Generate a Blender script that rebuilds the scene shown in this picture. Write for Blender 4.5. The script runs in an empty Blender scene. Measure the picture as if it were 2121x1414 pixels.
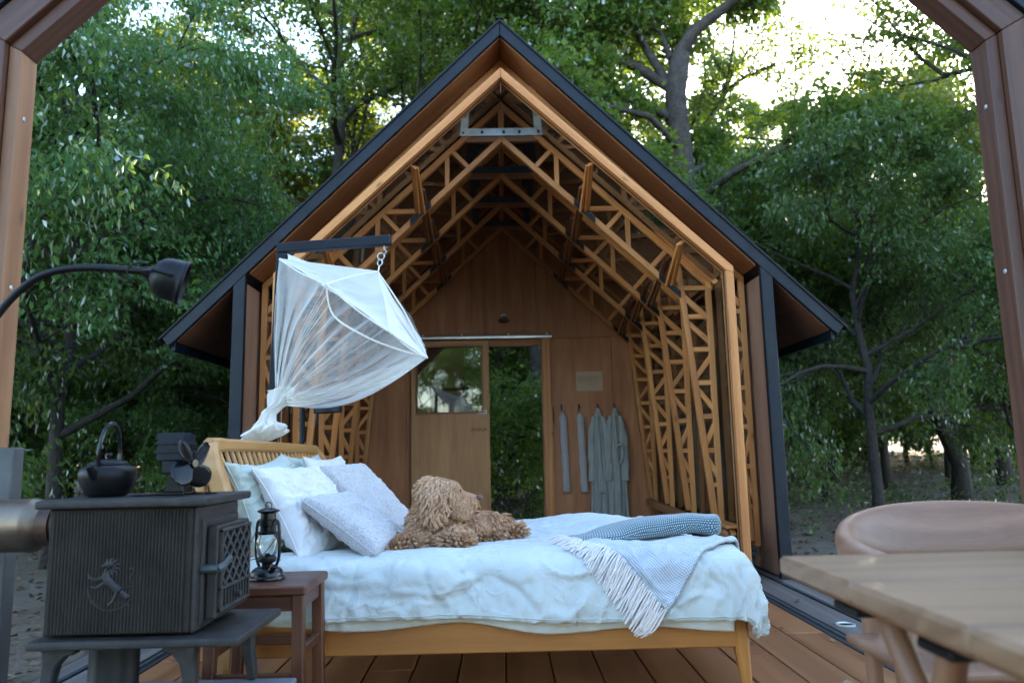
import bpy, bmesh, math, random
import numpy as np
from mathutils import Vector, Matrix, Quaternion

SC = bpy.context.scene
COL = SC.collection
RAD = math.radians
random.seed(7)
rng = np.random.default_rng(11)

# ------------------------------------------------------------------ camera, sky, sun, exposure
CAM_H = 0.95
FPX, IW, IH = 1560.0, 2121.0, 1414.0
fy = np.array([(1040 - IW / 2) / FPX, (935 - IH / 2) / FPX, 1.0]); fy /= np.linalg.norm(fy)
_r = RAD(1.15)
xx = np.array([math.cos(_r), -math.sin(_r), 0.0]); xx -= fy * xx.dot(fy); xx /= np.linalg.norm(xx)
zz = np.cross(xx, fy)
RW = np.stack([xx, fy, zz], 1)                      # world -> camera axes (right, down, forward)
right, up, fwd = RW.T @ [1, 0, 0], RW.T @ [0, -1, 0], RW.T @ [0, 0, 1]
cd = bpy.data.cameras.new('camera')
cam = bpy.data.objects.new('camera', cd); COL.objects.link(cam)
cam.matrix_world = Matrix(((right[0], up[0], -fwd[0], 0), (right[1], up[1], -fwd[1], 0), (right[2], up[2], -fwd[2], CAM_H), (0, 0, 0, 1)))
cd.sensor_width = 36; cd.lens = FPX / IW * 36
cd.clip_start = 0.05; cd.clip_end = 900
cd.dof.use_dof = True; cd.dof.focus_distance = 3.5; cd.dof.aperture_fstop = 2.8
SC.camera = cam

SUN_EL, SUN_AZ = RAD(20.3), RAD(25.4)               # sun low behind the trees, right of the cabin axis (+Y)
world = bpy.data.worlds.new('World'); SC.world = world; world.use_nodes = True
wn = world.node_tree.nodes; wl = world.node_tree.links
sky = wn.new('ShaderNodeTexSky'); sky.sky_type = 'NISHITA'; sky.sun_disc = False
sky.sun_elevation = SUN_EL; sky.sun_rotation = SUN_AZ
sky.air_density = 1.0; sky.dust_density = 0.8; sky.ozone_density = 1.5
wl.new(sky.outputs['Color'], wn['Background'].inputs['Color'])
wn['Background'].inputs['Strength'].default_value = 0.15
sd = bpy.data.lights.new('sun', 'SUN'); sd.energy = 3.0; sd.angle = RAD(0.55); sd.color = (1.0, 0.84, 0.62)
so = bpy.data.objects.new('sun', sd); COL.objects.link(so)
sv = Vector((math.sin(SUN_AZ) * math.cos(SUN_EL), math.cos(SUN_AZ) * math.cos(SUN_EL), math.sin(SUN_EL)))
so.rotation_euler = (-sv).to_track_quat('-Z', 'Y').to_euler(); so.location = (20, 40, 30)
SC.view_settings.view_transform = 'Standard'; SC.view_settings.look = 'None'
SC.view_settings.gamma = 1.0; SC.view_settings.use_curve_mapping = False
SC.view_settings.exposure = 3.1
SC.cycles.max_bounces = 8; SC.cycles.diffuse_bounces = 4; SC.cycles.transmission_bounces = 6
SC.cycles.transparent_max_bounces = 16; SC.cycles.use_denoising = True
SC.cycles.sample_clamp_indirect = 8; SC.cycles.use_adaptive_sampling = True; SC.cycles.adaptive_threshold = 0.02
SC.cycles.caustics_reflective = False; SC.cycles.caustics_refractive = False

# ------------------------------------------------------------------ helpers
def link(o, parent=None, M=None):
    COL.objects.link(o)
    if M is not None: o.matrix_basis = M
    if parent is not None:
        o.parent = parent; o.matrix_parent_inverse = wm(parent).inverted()
    return o
def wm(o):
    if o.parent is None: return o.matrix_basis.copy()
    return wm(o.parent) @ o.matrix_parent_inverse @ o.matrix_basis
def tag(o, label=None, cat=None, group=None, kind=None):
    if label: o['label'] = label
    if cat: o['category'] = cat
    if group: o['group'] = group
    if kind: o['kind'] = kind
    return o
def thing(name, loc, label, cat, group=None):
    o = bpy.data.objects.new(name, None); o.empty_display_size = 0.1
    link(o, None, Matrix.Translation(loc)); return tag(o, label, cat, group)
def group_part(name, parent, loc):
    o = bpy.data.objects.new(name, None); o.empty_display_size = 0.1
    return link(o, parent, Matrix.Translation(loc))
def np_mesh(name, V, F, smooth=False, mat=None, fattr=None):
    """V (n,3), F list of (m,k) arrays with k = 3 or 4"""
    me = bpy.data.meshes.new(name)
    V = np.asarray(V, np.float32)
    if not isinstance(F, (list, tuple)): F = [F]
    F = [np.asarray(f, np.int32) for f in F if len(f)]
    me.vertices.add(len(V)); me.vertices.foreach_set('co', V.ravel())
    nl = sum(f.size for f in F); npoly = sum(len(f) for f in F)
    me.loops.add(nl); me.loops.foreach_set('vertex_index', np.concatenate([f.ravel() for f in F]))
    me.polygons.add(npoly)
    tot = np.concatenate([np.full(len(f), f.shape[1], np.int32) for f in F])
    st = np.concatenate([[0], np.cumsum(tot)[:-1]]).astype(np.int32)
    me.polygons.foreach_set('loop_start', st)
    if smooth: me.polygons.foreach_set('use_smooth', np.ones(npoly, bool))
    me.update(calc_edges=True)
    if fattr is not None:
        a = me.attributes.new('tone', 'FLOAT', 'FACE'); a.data.foreach_set('value', np.asarray(fattr, np.float32))
    if mat: me.materials.append(mat)
    return me
class MB:
    """collects shapes in world coordinates; build() links them as ONE mesh object"""
    def __init__(s): s.v = []; s.f = []
    def add(s, V, F):
        n = len(s.v); s.v += [tuple(p) for p in V]; s.f += [tuple(i + n for i in f) for f in F]; return s
    def box(s, lo, hi):
        (a, b, c), (d, e, g) = lo, hi
        return s.add([(a, b, c), (d, b, c), (d, e, c), (a, e, c), (a, b, g), (d, b, g), (d, e, g), (a, e, g)],
                     [(3, 2, 1, 0), (4, 5, 6, 7), (0, 1, 5, 4), (1, 2, 6, 5), (2, 3, 7, 6), (3, 0, 4, 7)])
    def tube(s, pts, rad, seg=8, caps=True, closed=False):
        pts = [Vector(p) for p in pts]; n = len(pts)
        if not hasattr(rad, '__len__'): rad = [rad] * n
        V = []; nrm = None
        for i, p in enumerate(pts):
            a = pts[i - 1] if (i or closed) else p; b = pts[(i + 1) % n] if (i < n - 1 or closed) else p
            t = (b - a).normalized()
            if nrm is None: nrm = t.orthogonal().normalized()
            else: nrm = (nrm - t * nrm.dot(t)).normalized()
            bi = t.cross(nrm)
            for k in range(seg):
                an = 2 * math.pi * k / seg
                V.append(p + (nrm * math.cos(an) + bi * math.sin(an)) * rad[i])
        F = []
        for i in range(n if closed else n - 1):
            j = (i + 1) % n
            for k in range(seg):
                k2 = (k + 1) % seg; F.append((i * seg + k, i * seg + k2, j * seg + k2, j * seg + k))
        if caps and not closed:
            F.append(tuple(range(seg))[::-1]); F.append(tuple((n - 1) * seg + k for k in range(seg)))
        return s.add(V, F)
    def lathe(s, prof, o, axis=(0, 0, 1), seg=24, x=None):
        """prof: list of (r, h)"""
        ax = Vector(axis).normalized(); u = Vector(x) if x else ax.orthogonal().normalized(); w = ax.cross(u); o = Vector(o)
        V = []; F = []
        for r, h in prof:
            for k in range(seg):
                a = 2 * math.pi * k / seg
                V.append(o + ax * h + (u * math.cos(a) + w * math.sin(a)) * r)
        for i in range(len(prof) - 1):
            for k in range(seg):
                k2 = (k + 1) % seg; F.append((i * seg + k, i * seg + k2, (i + 1) * seg + k2, (i + 1) * seg + k))
        if prof[0][0] > 1e-6: F.append(tuple(range(seg))[::-1])
        if prof[-1][0] > 1e-6: F.append(tuple((len(prof) - 1) * seg + k for k in range(seg)))
        return s.add(V, F)
    def prism(s, pts, ext):
        ext = Vector(ext); P = [Vector(p) for p in pts]; n = len(P)
        nn = sum(((P[i] - P[0]).cross(P[(i + 1) % n] - P[0]) for i in range(1, n - 1)), Vector())
        if nn.dot(ext) > 0: P = P[::-1]
        F = [tuple(range(n)), tuple(range(2 * n - 1, n - 1, -1))]
        F += [(i, n + i, n + (i + 1) % n, (i + 1) % n) for i in range(n)]
        F = [f[::-1] if False else f for f in F]
        return s.add(P + [p + ext for p in P], F)
    def build(s, name, mat, parent=None, M=None, smooth=False, bevel=0, segs=1, sub=0, angle=35):
        me = bpy.data.meshes.new(name)
        Mi = M.inverted() if M is not None else (Matrix.Translation(-wm(parent).translation) if parent is not None else None)
        V = [Mi @ Vector(p) for p in s.v] if Mi is not None else s.v
        me.from_pydata(V, [], s.f)
        if bevel or sub or True:
            bm = bmesh.new(); bm.from_mesh(me)
            if bevel:
                bmesh.ops.remove_doubles(bm, verts=bm.verts, dist=1e-5)
                ed = [e for e in bm.edges if len(e.link_faces) == 2 and e.calc_face_angle(0) > RAD(28)]
                bmesh.ops.bevel(bm, geom=ed, offset=bevel, segments=segs, profile=0.6, affect='EDGES', clamp_overlap=True)
            bmesh.ops.recalc_face_normals(bm, faces=bm.faces)
            bm.to_mesh(me); bm.free()
        me.materials.append(mat)
        if smooth:
            for p in me.polygons: p.use_smooth = True
            if angle < 180: me.set_sharp_from_angle(angle=RAD(angle))
        o = bpy.data.objects.new(name, me)
        if M is None and parent is not None: M = Matrix.Translation(wm(parent).translation)
        link(o, parent, M)
        if sub:
            m = o.modifiers.new('subsurf', 'SUBSURF'); m.levels = sub; m.render_levels = sub
        return o
def frame_of(p, xdir, zhint=(0, 0, 1)):
    x = Vector(xdir).normalized(); z = Vector(zhint); z = z - x * z.dot(x)
    if z.length < 1e-4: z = x.orthogonal()
    z.normalize(); y = z.cross(x)
    return Matrix(((x.x, y.x, z.x, p[0]), (x.y, y.y, z.y, p[1]), (x.z, y.z, z.z, p[2]), (0, 0, 0, 1)))
def beam(name, p0, p1, w, h, mat, parent, zhint=(0, 0, 1), bevel=0.003):
    """a straight timber: local X runs along its length (the grain), w across (local Y), h high (local Z)"""
    p0, p1 = Vector(p0), Vector(p1); L = (p1 - p0).length
    M = frame_of((p0 + p1) / 2, p1 - p0, zhint)
    b = MB(); b.box((-L / 2, -w / 2, -h / 2), (L / 2, w / 2, h / 2)); b.v = [M @ Vector(v) for v in b.v]
    return b.build(name, mat, parent, M, bevel=bevel)
def prism_obj(name, pts, ext, mat, parent, grain, bevel=0.003, zhint=None):
    c = sum((Vector(p) for p in pts), Vector()) / len(pts)
    M = frame_of(c, grain, zhint or ext)
    return MB().prism(pts, ext).build(name, mat, parent, M, bevel=bevel)
def copy_tree(o, parent=None, M=None):
    c = o.copy(); COL.objects.link(c)
    if parent is not None:
        c.parent = parent; c.matrix_parent_inverse = o.matrix_parent_inverse.copy()
    if M is not None: c.matrix_basis = M
    for ch in list(o.children): copy_tree(ch, c)
    return c

# smooth value noise in numpy (3-D)
_perm = rng.permutation(4096).astype(np.int64); _val = rng.random(4096) * 2 - 1
def vnoise(P):
    P = np.asarray(P, float); I = np.floor(P).astype(np.int64); f = P - I; f = f * f * f * (f * (f * 6 - 15) + 10)
    def h(i, j, k): return _val[_perm[(_perm[(_perm[i & 4095] + j) & 4095] + k) & 4095]]
    r = 0
    for dx in (0, 1):
        for dy in (0, 1):
            for dz in (0, 1):
                w = (f[..., 0] if dx else 1 - f[..., 0]) * (f[..., 1] if dy else 1 - f[..., 1]) * (f[..., 2] if dz else 1 - f[..., 2])
                r = r + w * h(I[..., 0] + dx, I[..., 1] + dy, I[..., 2] + dz)
    return r
def fbm(P, oct=4, gain=0.5):
    r = 0; a = 1; P = np.asarray(P, float)
    for o in range(oct): r = r + a * vnoise(P * 2 ** o + 17.3 * o); a *= gain
    return r
def sstep(a, b, x):
    t = np.clip((x - a) / (b - a), 0, 1); return t * t * (3 - 2 * t)
def grid_faces(nu, nv, wrap_u=False):
    i = np.arange(nu - (0 if wrap_u else 1))[:, None]; j = np.arange(nv - 1)[None, :]
    i2 = (i + 1) % nu
    return np.stack([i * nv + j, i2 * nv + j, i2 * nv + j + 1, i * nv + j + 1], -1).reshape(-1, 4)
def grid_obj(name, P, mat, parent=None, smooth=True, wrap_u=False, extra=None, solid=0, sub=0):
    """P (nu,nv,3) world coordinates"""
    nu, nv = P.shape[:2]; V = P.reshape(-1, 3); F = [grid_faces(nu, nv, wrap_u)]
    loc = wm(parent).translation if parent is not None else Vector(V.mean(0))
    me = np_mesh(name, V - np.array(loc), F, smooth, mat)
    o = bpy.data.objects.new(name, me); link(o, parent, Matrix.Translation(loc))
    if solid:
        m = o.modifiers.new('solid', 'SOLIDIFY'); m.thickness = solid; m.offset = -1
    if sub:
        m = o.modifiers.new('subsurf', 'SUBSURF'); m.levels = sub; m.render_levels = sub
    return o

# ------------------------------------------------------------------ materials
def lin(r, g, b): return tuple(((c / 255 + 0.055) / 1.055) ** 2.4 if c > 10 else c / 255 / 12.92 for c in (r, g, b)) + (1,)
class NT:
    def __init__(s, name):
        s.m = bpy.data.materials.new(name); s.m.use_nodes = True; s.t = s.m.node_tree; s.n = s.t.nodes
        s.p = s.n['Principled BSDF']; s.out = s.n['Material Output']
    def new(s, t, **kw):
        n = s.n.new('ShaderNode' + t)
        for k, v in kw.items():
            if k in n.inputs: n.inputs[k].default_value = v
            else: setattr(n, k, v)
        return n
    def l(s, a, b): s.t.links.new(a, b)
    def coords(s, scale=(1, 1, 1), rnd=True, which='Object'):
        tc = s.new('TexCoord'); mp = s.new('Mapping'); mp.inputs['Scale'].default_value = scale
        s.l(tc.outputs[which], mp.inputs['Vector'])
        if rnd:
            oi = s.new('ObjectInfo'); mu = s.new('VectorMath', operation='SCALE'); mu.inputs[0].default_value = (31, 17, 53)
            s.l(oi.outputs['Random'], mu.inputs['Scale']); s.l(mu.outputs[0], mp.inputs['Location'])
        return mp.outputs['Vector']
    def noise(s, vec, scale=5, detail=4, rough=0.55, dist=0):
        n = s.new('TexNoise'); n.inputs['Scale'].default_value = scale; n.inputs['Detail'].default_value = detail
        n.inputs['Roughness'].default_value = rough; n.inputs['Distortion'].default_value = dist
        s.l(vec, n.inputs['Vector']); return n.outputs['Fac']
    def ramp(s, fac, stops):
        r = s.new('ValToRGB'); e = r.color_ramp.elements
        while len(e) < len(stops): e.new(0.5)
        for el, (p, c) in zip(e, stops): el.position = p; el.color = c if len(c) == 4 else (*c, 1)
        s.l(fac, r.inputs['Fac']); return r.outputs['Color']
    def mix(s, fac, a, b, mode='MIX'):
        m = s.new('Mix', data_type='RGBA', blend_type=mode)
        fi = m.inputs[0]; ai = m.inputs[6]; bi = m.inputs[7]
        for inp, v in ((fi, fac), (ai, a), (bi, b)):
            if hasattr(v, 'links') or hasattr(v, 'is_linked'): s.l(v, inp)
            else: inp.default_value = v
        return m.outputs[2]
    def bump(s, h, strength=0.3, dist=0.01):
        b = s.new('Bump'); b.inputs['Strength'].default_value = strength; b.inputs['Distance'].default_value = dist
        s.l(h, b.inputs['Height']); s.l(b.outputs['Normal'], s.p.inputs['Normal']); return b
    def math(s, op, a, b=None):
        m = s.new('Math', operation=op)
        for i, v in enumerate((a, b)):
            if v is None: continue
            if hasattr(v, 'is_linked'): s.l(v, m.inputs[i])
            else: m.inputs[i].default_value = v
        return m.outputs[0]
    def rough(s, v): s.p.inputs['Roughness'].default_value = v
def wood_mat(name, dark, mid, light, rough=0.55, ring=9.0, vary=0.25, knots=True, bump=0.15, coat=0.0):
    """timber: grain runs along local X"""
    t = NT(name); v = t.coords((0.35, 1, 1))
    big = t.noise(v, 3.0, 3, 0.5, 0.2)
    wv = t.new('TexWave', wave_type='RINGS', rings_direction='X'); wv.inputs['Scale'].default_value = ring; wv.inputs['Distortion'].default_value = 9
    wv.inputs['Detail'].default_value = 3; wv.inputs['Detail Scale'].default_value = 1.2
    v2 = t.coords((0.05, 1, 1)); t.l(v2, wv.inputs['Vector'])
    v3 = t.coords((0.04, 1, 1)); fine = t.noise(v3, 160, 3, 0.6)
    f = t.math('ADD', t.math('MULTIPLY', wv.outputs['Fac'], 0.22), t.math('ADD', t.math('MULTIPLY', big, 0.55), t.math('MULTIPLY', fine, 0.36)))
    c = t.ramp(f, [(0.25, dark), (0.55, mid), (0.85, light)])
    oi = t.new('ObjectInfo'); hs = t.new('HueSaturation')
    t.l(c, hs.inputs['Color'])
    val = t.math('ADD', t.math('MULTIPLY', oi.outputs['Random'], vary), 1 - vary / 2); t.l(val, hs.inputs['Value'])
    col = hs.outputs['Color']
    if knots:
        vo = t.new('TexVoronoi', feature='F1'); v4 = t.coords((1.3, 3.5, 3.5)); t.l(v4, vo.inputs['Vector']); vo.inputs['Scale'].default_value = 2.2
        k = t.ramp(vo.outputs['Distance'], [(0.05, (1, 1, 1)), (0.13, (0, 0, 0))])
        col = t.mix(t.math('MULTIPLY', k, 0.65), col, (dark[0] * .4, dark[1] * .35, dark[2] * .35, 1))
    t.l(col, t.p.inputs['Base Color']); t.rough(rough)
    t.bump(fine, bump, 0.002)
    if coat: t.p.inputs['Coat Weight'].default_value = coat; t.p.inputs['Coat Roughness'].default_value = 0.25
    return t.m
def ply_mat(name, a, b, c, rough=0.6, axis_scale=(0.12, 1.2, 1.2)):
    t = NT(name); v = t.coords(axis_scale)
    n1 = t.noise(v, 7, 5, 0.6, 0.6); n2 = t.noise(t.coords((1, 1, 1)), 1.3, 3, 0.6); n3 = t.noise(t.coords((axis_scale[0] * .3, axis_scale[1], axis_scale[2])), 120, 2, 0.6)
    f = t.math('ADD', t.math('MULTIPLY', n1, 0.6), t.math('ADD', t.math('MULTIPLY', n2, 0.22), t.math('MULTIPLY', n3, 0.2)))
    col = t.ramp(f, [(0.33, a), (0.52, b), (0.72, c)])
    st = t.noise(t.coords((0.4, 3, 3)), 4, 4, 0.7)
    col = t.mix(t.math('MULTIPLY', t.ramp(st, [(0.55, (0, 0, 0)), (0.8, (1, 1, 1))]), 0.35), col, (a[0] * .6, a[1] * .55, a[2] * .5, 1))
    t.l(col, t.p.inputs['Base Color']); t.rough(rough); t.bump(n3, 0.08, 0.002); return t.m
def plain_mat(name, col, rough=0.5, metal=0.0, nscale=30, namt=0.25, bump=0.1, bscale=90, bdist=0.002, spec=0.5):
    t = NT(name); v = t.coords((1, 1, 1))
    n = t.noise(v, nscale, 4, 0.6); c = t.ramp(n, [(0.3, tuple(x * (1 - namt) for x in col[:3])), (0.7, tuple(min(1, x * (1 + namt)) for x in col[:3]))])
    t.l(c, t.p.inputs['Base Color']); t.p.inputs['Metallic'].default_value = metal
    rn = t.noise(v, nscale * .4, 3, 0.6)
    t.l(t.math('ADD', t.math('MULTIPLY', rn, 0.3), rough - 0.15), t.p.inputs['Roughness'])
    t.p.inputs['Specular IOR Level'].default_value = spec
    if bump: t.bump(t.noise(v, bscale, 3, 0.6), bump, bdist)
    return t.m
def fabric_mat(name, col, weave=700, rough=0.9, bump=0.25, namt=0.08, nscale=6, crumple=0.0, sheen=0.3):
    t = NT(name); v = t.coords((1, 1, 1))
    n = t.noise(v, nscale, 5, 0.6); c = t.ramp(n, [(0.3, tuple(x * (1 - namt) for x in col[:3])), (0.7, tuple(min(1, x * (1 + namt)) for x in col[:3]))])
    t.l(c, t.p.inputs['Base Color']); t.rough(rough); t.p.inputs['Sheen Weight'].default_value = sheen
    t.p.inputs['Specular IOR Level'].default_value = 0.2
    b = t.math('ADD', t.math('MULTIPLY', t.noise(v, weave, 2, 0.5), 0.4), t.math('MULTIPLY', t.noise(v, 45, 4, 0.65), 0.8))
    if crumple:
        # pressed-in creases of washed linen: warped cell edges at two sizes
        wn_ = t.new('TexNoise'); wn_.inputs['Scale'].default_value = 5; wn_.inputs['Detail'].default_value = 3; t.l(v, wn_.inputs['Vector'])
        wv_ = t.new('VectorMath', operation='MULTIPLY_ADD'); t.l(wn_.outputs['Color'], wv_.inputs[0]); wv_.inputs[1].default_value = (.22, .22, .22); t.l(v, wv_.inputs[2])
        for sc_, k_ in ((7, 1.6), (17, .8)):
            vo = t.new('TexVoronoi', feature='DISTANCE_TO_EDGE'); vo.inputs['Scale'].default_value = sc_; t.l(wv_.outputs[0], vo.inputs['Vector'])
            e_ = t.math('MULTIPLY', t.math('POWER', t.math('SUBTRACT', 1.0, t.math('MINIMUM', t.math('MULTIPLY', vo.outputs['Distance'], 4.0), 1.0)), 2.5), crumple * k_)
            b = t.math('ADD', b, t.math('MULTIPLY', e_, t.ramp(t.noise(v, 3.1 + sc_ * .1, 2), [(.42, (0, 0, 0)), (.62, (1, 1, 1))])))
    t.bump(b, bump, 0.006)
    return t.m
M = {}
M['spruce'] = wood_mat('spruce', (0.34, 0.108, 0.025), (0.52, 0.196, 0.050), (0.65, 0.292, 0.090), ring=5, vary=.42)
M['dark_spruce'] = wood_mat('dark_spruce', (0.16, 0.06, 0.024), (0.26, 0.105, 0.042), (0.35, 0.155, 0.068))
M['frame_wood_shaded'] = wood_mat('frame_wood_shaded', (0.05, 0.017, 0.0085), (0.085, 0.033, 0.017), (0.125, 0.054, 0.029), vary=.25)  # arch timber with the shade of its unlit faces put into the colour
M['frame_wood_lit'] = wood_mat('frame_wood_lit', (0.15, 0.058, 0.024), (0.22, 0.098, 0.043), (0.285, 0.145, 0.07), vary=.1, ring=6)  # same arch timber, lighter: light on the left post put into the colour
M['ply'] = ply_mat('ply', (0.22, 0.070, 0.022), (0.36, 0.136, 0.048), (0.48, 0.208, 0.086))
M['ply_door'] = ply_mat('ply_door', (0.33, 0.145, 0.052), (0.46, 0.218, 0.082), (0.56, 0.285, 0.118))
M['ply_pale'] = ply_mat('ply_pale', (0.26, 0.135, 0.085), (0.36, 0.195, 0.125), (0.44, 0.26, 0.175))
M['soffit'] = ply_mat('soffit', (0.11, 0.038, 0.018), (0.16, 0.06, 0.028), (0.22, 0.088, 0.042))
M['black_wood'] = plain_mat('black_wood', (0.0055, 0.0095, 0.016), 0.5, 0, 12, 0.3, 0.12, 60, spec=.3)
M['black_metal'] = plain_mat('black_metal', (0.0040, 0.0044, 0.0052), 0.45, 0.0, 20, 0.3, 0.06, 120, spec=.25)
M['navy_metal'] = plain_mat('navy_metal', (0.005, 0.009, 0.0155), 0.5, 0.0, 20, 0.25, 0.05, 120, spec=.25)
M['gloss_black'] = plain_mat('gloss_black', (0.004, 0.0048, 0.006), 0.26, 0.0, 20, 0.2, 0.0, spec=.35)
M['cast_iron'] = plain_mat('cast_iron', (0.024, 0.021, 0.0195), 0.5, 0.0, 25, 0.45, 0.4, 160, 0.003, spec=.3)
M['cast_panel'] = plain_mat('cast_panel', (0.019, 0.0155, 0.0125), 0.6, 0.0, 9, 0.5, 0.3, 160, 0.003, spec=.25)
M['rust_steel'] = plain_mat('rust_steel', (0.09, 0.05, 0.035), 0.5, 0.6, 8, 0.5, 0.15, 60)
M['flue_steel'] = plain_mat('flue_steel', (0.15, 0.115, 0.085), 0.4, 0.85, 6, 0.35, 0.05, 80)
M['steel'] = plain_mat('steel', (0.42, 0.46, 0.48), 0.4, 0.7, 14, 0.2, 0.05, 80)
M['dull_steel'] = plain_mat('dull_steel', (0.05, 0.062, 0.066), 0.5, 0.4, 14, 0.3, 0.05, 80)
M['grey_post'] = plain_mat('grey_post', (0.075, 0.08, 0.085), 0.5, 0.3, 10, 0.2, 0.05, 80)
M['alu'] = plain_mat('alu', (0.62, 0.63, 0.62), 0.35, 0.6, 10, 0.1, 0.0)
M['slate'] = plain_mat('slate', (0.12, 0.145, 0.165), 0.5, 0, 5, 0.3, 0.2, 40, 0.004)
M['stool'] = wood_mat('stool', (0.032, 0.0095, 0.0045), (0.074, 0.0225, 0.009), (0.13, 0.046, 0.02), 0.45, 6, .3, knots=False)
M['bed_wood'] = wood_mat('bed_wood', (0.27, 0.095, 0.017), (0.35, 0.135, 0.027), (0.42, 0.18, 0.04), 0.45, 3, .1, knots=False, coat=.15)
M['head_wood'] = wood_mat('head_wood', (0.37, 0.17, 0.05), (0.45, 0.225, 0.076), (0.52, 0.28, 0.105), 0.45, 3, .15, knots=False, coat=.1)
M['table_wood'] = wood_mat('table_wood', (0.13, 0.064, 0.03), (0.205, 0.115, 0.059), (0.28, 0.17, 0.097), 0.42, 7, .1, knots=False, coat=.25)
M['chair_wood'] = wood_mat('chair_wood', (0.12, 0.052, 0.026), (0.19, 0.09, 0.048), (0.255, 0.135, 0.078), 0.5, 4, .1, knots=False, coat=.05)
M['deck'] = wood_mat('deck', (0.15, 0.052, 0.018), (0.25, 0.098, 0.036), (0.33, 0.145, 0.06), 0.4, 4, .3, knots=True, bump=.1)
M['track_wood'] = wood_mat('track_wood', (0.075, 0.058, 0.05), (0.13, 0.105, 0.092), (0.2, 0.17, 0.155), 0.55, 6, .2, knots=False)
M['rubber'] = plain_mat('rubber', (0.018, 0.018, 0.02), 0.6, 0, 20, 0.2, 0.1)
M['duvet'] = fabric_mat('duvet', (0.50, 0.53, 0.505), 900, .85, .48, .05, 4, crumple=1.0)
M['duvet_under'] = fabric_mat('duvet_under', (0.55, 0.55, 0.50), 900, .85, .2, .06, 4)
M['sage'] = fabric_mat('sage', (0.43, 0.48, 0.43), 900, .85, .42, .07, 5, crumple=.9)
M['white_linen'] = fabric_mat('white_linen', (0.64, 0.62, 0.62), 600, .85, .32, .05, 5, crumple=.9)
M['robe'] = fabric_mat('robe', (0.30, 0.30, 0.27), 300, .95, .4, .12, 8)
M['bag_cloth'] = fabric_mat('bag_cloth', (0.36, 0.32, 0.30), 400, .95, .3, .1, 8)
M['cream_yarn'] = fabric_mat('cream_yarn', (0.68, 0.62, 0.58), 500, .95, .3, .12, 40)
M['paper'] = plain_mat('paper', (0.42, 0.28, 0.17), 0.6, 0, 10, 0.08, 0.0)
M['ink'] = plain_mat('ink', (0.06, 0.035, 0.02), 0.6, 0, 10, 0.1, 0.0)
M['white_plastic'] = plain_mat('white_plastic', (0.68, 0.67, 0.66), 0.4, 0, 10, 0.06, 0.0)
def glass_mat(name, tint=(1, 1, 1), refl=1.0, rough=0.03, dust=0.0):
    t = NT(name); tr = t.new('BsdfTransparent'); tr.inputs['Color'].default_value = (*tint, 1)
    gl = t.new('BsdfGlossy'); gl.inputs['Roughness'].default_value = rough
    fr = t.new('Fresnel'); fr.inputs['IOR'].default_value = 1.5; mx = t.new('MixShader')
    t.l(t.math('MINIMUM', t.math('MULTIPLY', fr.outputs['Fac'], refl), 0.95), mx.inputs['Fac']); t.l(tr.outputs[0], mx.inputs[1]); t.l(gl.outputs[0], mx.inputs[2])
    o_ = mx.outputs[0]
    if dust:
        df = t.new('BsdfDiffuse'); df.inputs['Color'].default_value = (.5, .5, .48, 1); m2 = t.new('MixShader')
        t.l(t.math('MULTIPLY', t.noise(t.coords((1, 1, 1)), 5, 4, .6), dust * 2), m2.inputs[0]); t.l(o_, m2.inputs[1]); t.l(df.outputs[0], m2.inputs[2]); o_ = m2.outputs[0]
    t.l(o_, t.out.inputs['Surface']); return t.m
M['glass'] = glass_mat('glass', (0.93, 0.95, 0.95), 2.8, 0.015, .02)
M['side_glass'] = glass_mat('side_glass', (0.96, 0.97, 0.97), 1.0, 0.03)
M['window_glass'] = glass_mat('window_glass', (0.6, 0.6, 0.56), 2.2, 0.01)
M['clear_glass'] = glass_mat('clear_glass', (0.95, 0.97, 0.96), 1.6, 0.03)
def boucle():
    t = NT('boucle'); v = t.coords((1, 1, 1))
    vo = t.new('TexVoronoi', feature='F1'); vo.inputs['Scale'].default_value = 150; t.l(v, vo.inputs['Vector'])
    n = t.noise(v, 90, 3, 0.6)
    c = t.ramp(t.math('ADD', t.math('MULTIPLY', vo.outputs['Distance'], .6), t.math('MULTIPLY', n, .5)), [(0.2, (0.56, 0.54, 0.545)), (0.75, (0.36, 0.345, 0.355))])
    t.l(c, t.p.inputs['Base Color']); t.rough(0.95); t.p.inputs['Sheen Weight'].default_value = .4
    h = t.math('SUBTRACT', 1.0, vo.outputs['Distance']); t.bump(t.math('ADD', h, n), .6, .004); return t.m
M['boucle'] = boucle()
def uv_knit(name, bg, fg, su, sv, kind):
    """woven throws: the pattern lies in the cloth's own UV"""
    t = NT(name); tc = t.new('TexCoord'); mp = t.new('Mapping'); mp.inputs['Scale'].default_value = (su, sv, 1); t.l(tc.outputs['UV'], mp.inputs['Vector'])
    sx = t.new('SeparateXYZ'); t.l(mp.outputs[0], sx.inputs[0])
    row = t.math('FLOOR', sx.outputs['Y']); off = t.math('MULTIPLY', t.math('MODULO', row, 2.0), 0.5)
    fx = t.math('SUBTRACT', t.math('FRACT', t.math('ADD', sx.outputs['X'], off)), 0.5); fyy = t.math('SUBTRACT', t.math('FRACT', sx.outputs['Y']), 0.5)
    d = t.math('SQRT', t.math('ADD', t.math('MULTIPLY', fx, fx), t.math('MULTIPLY', fyy, fyy)))
    lo, hi = (0.17, 0.30) if kind == 'dots' else (0.25, 0.5)
    c = t.ramp(d, [(lo, fg), (hi, bg)])
    n = t.noise(t.coords((1, 1, 1)), 25, 4, .6); c = t.mix(t.math('MULTIPLY', n, .35), c, (bg[0] * .7, bg[1] * .7, bg[2] * .7, 1))
    t.l(c, t.p.inputs['Base Color']); t.rough(.95); t.p.inputs['Sheen Weight'].default_value = .3
    t.bump(t.math('SUBTRACT', 1.0, d), .5, .004); return t.m
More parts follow.
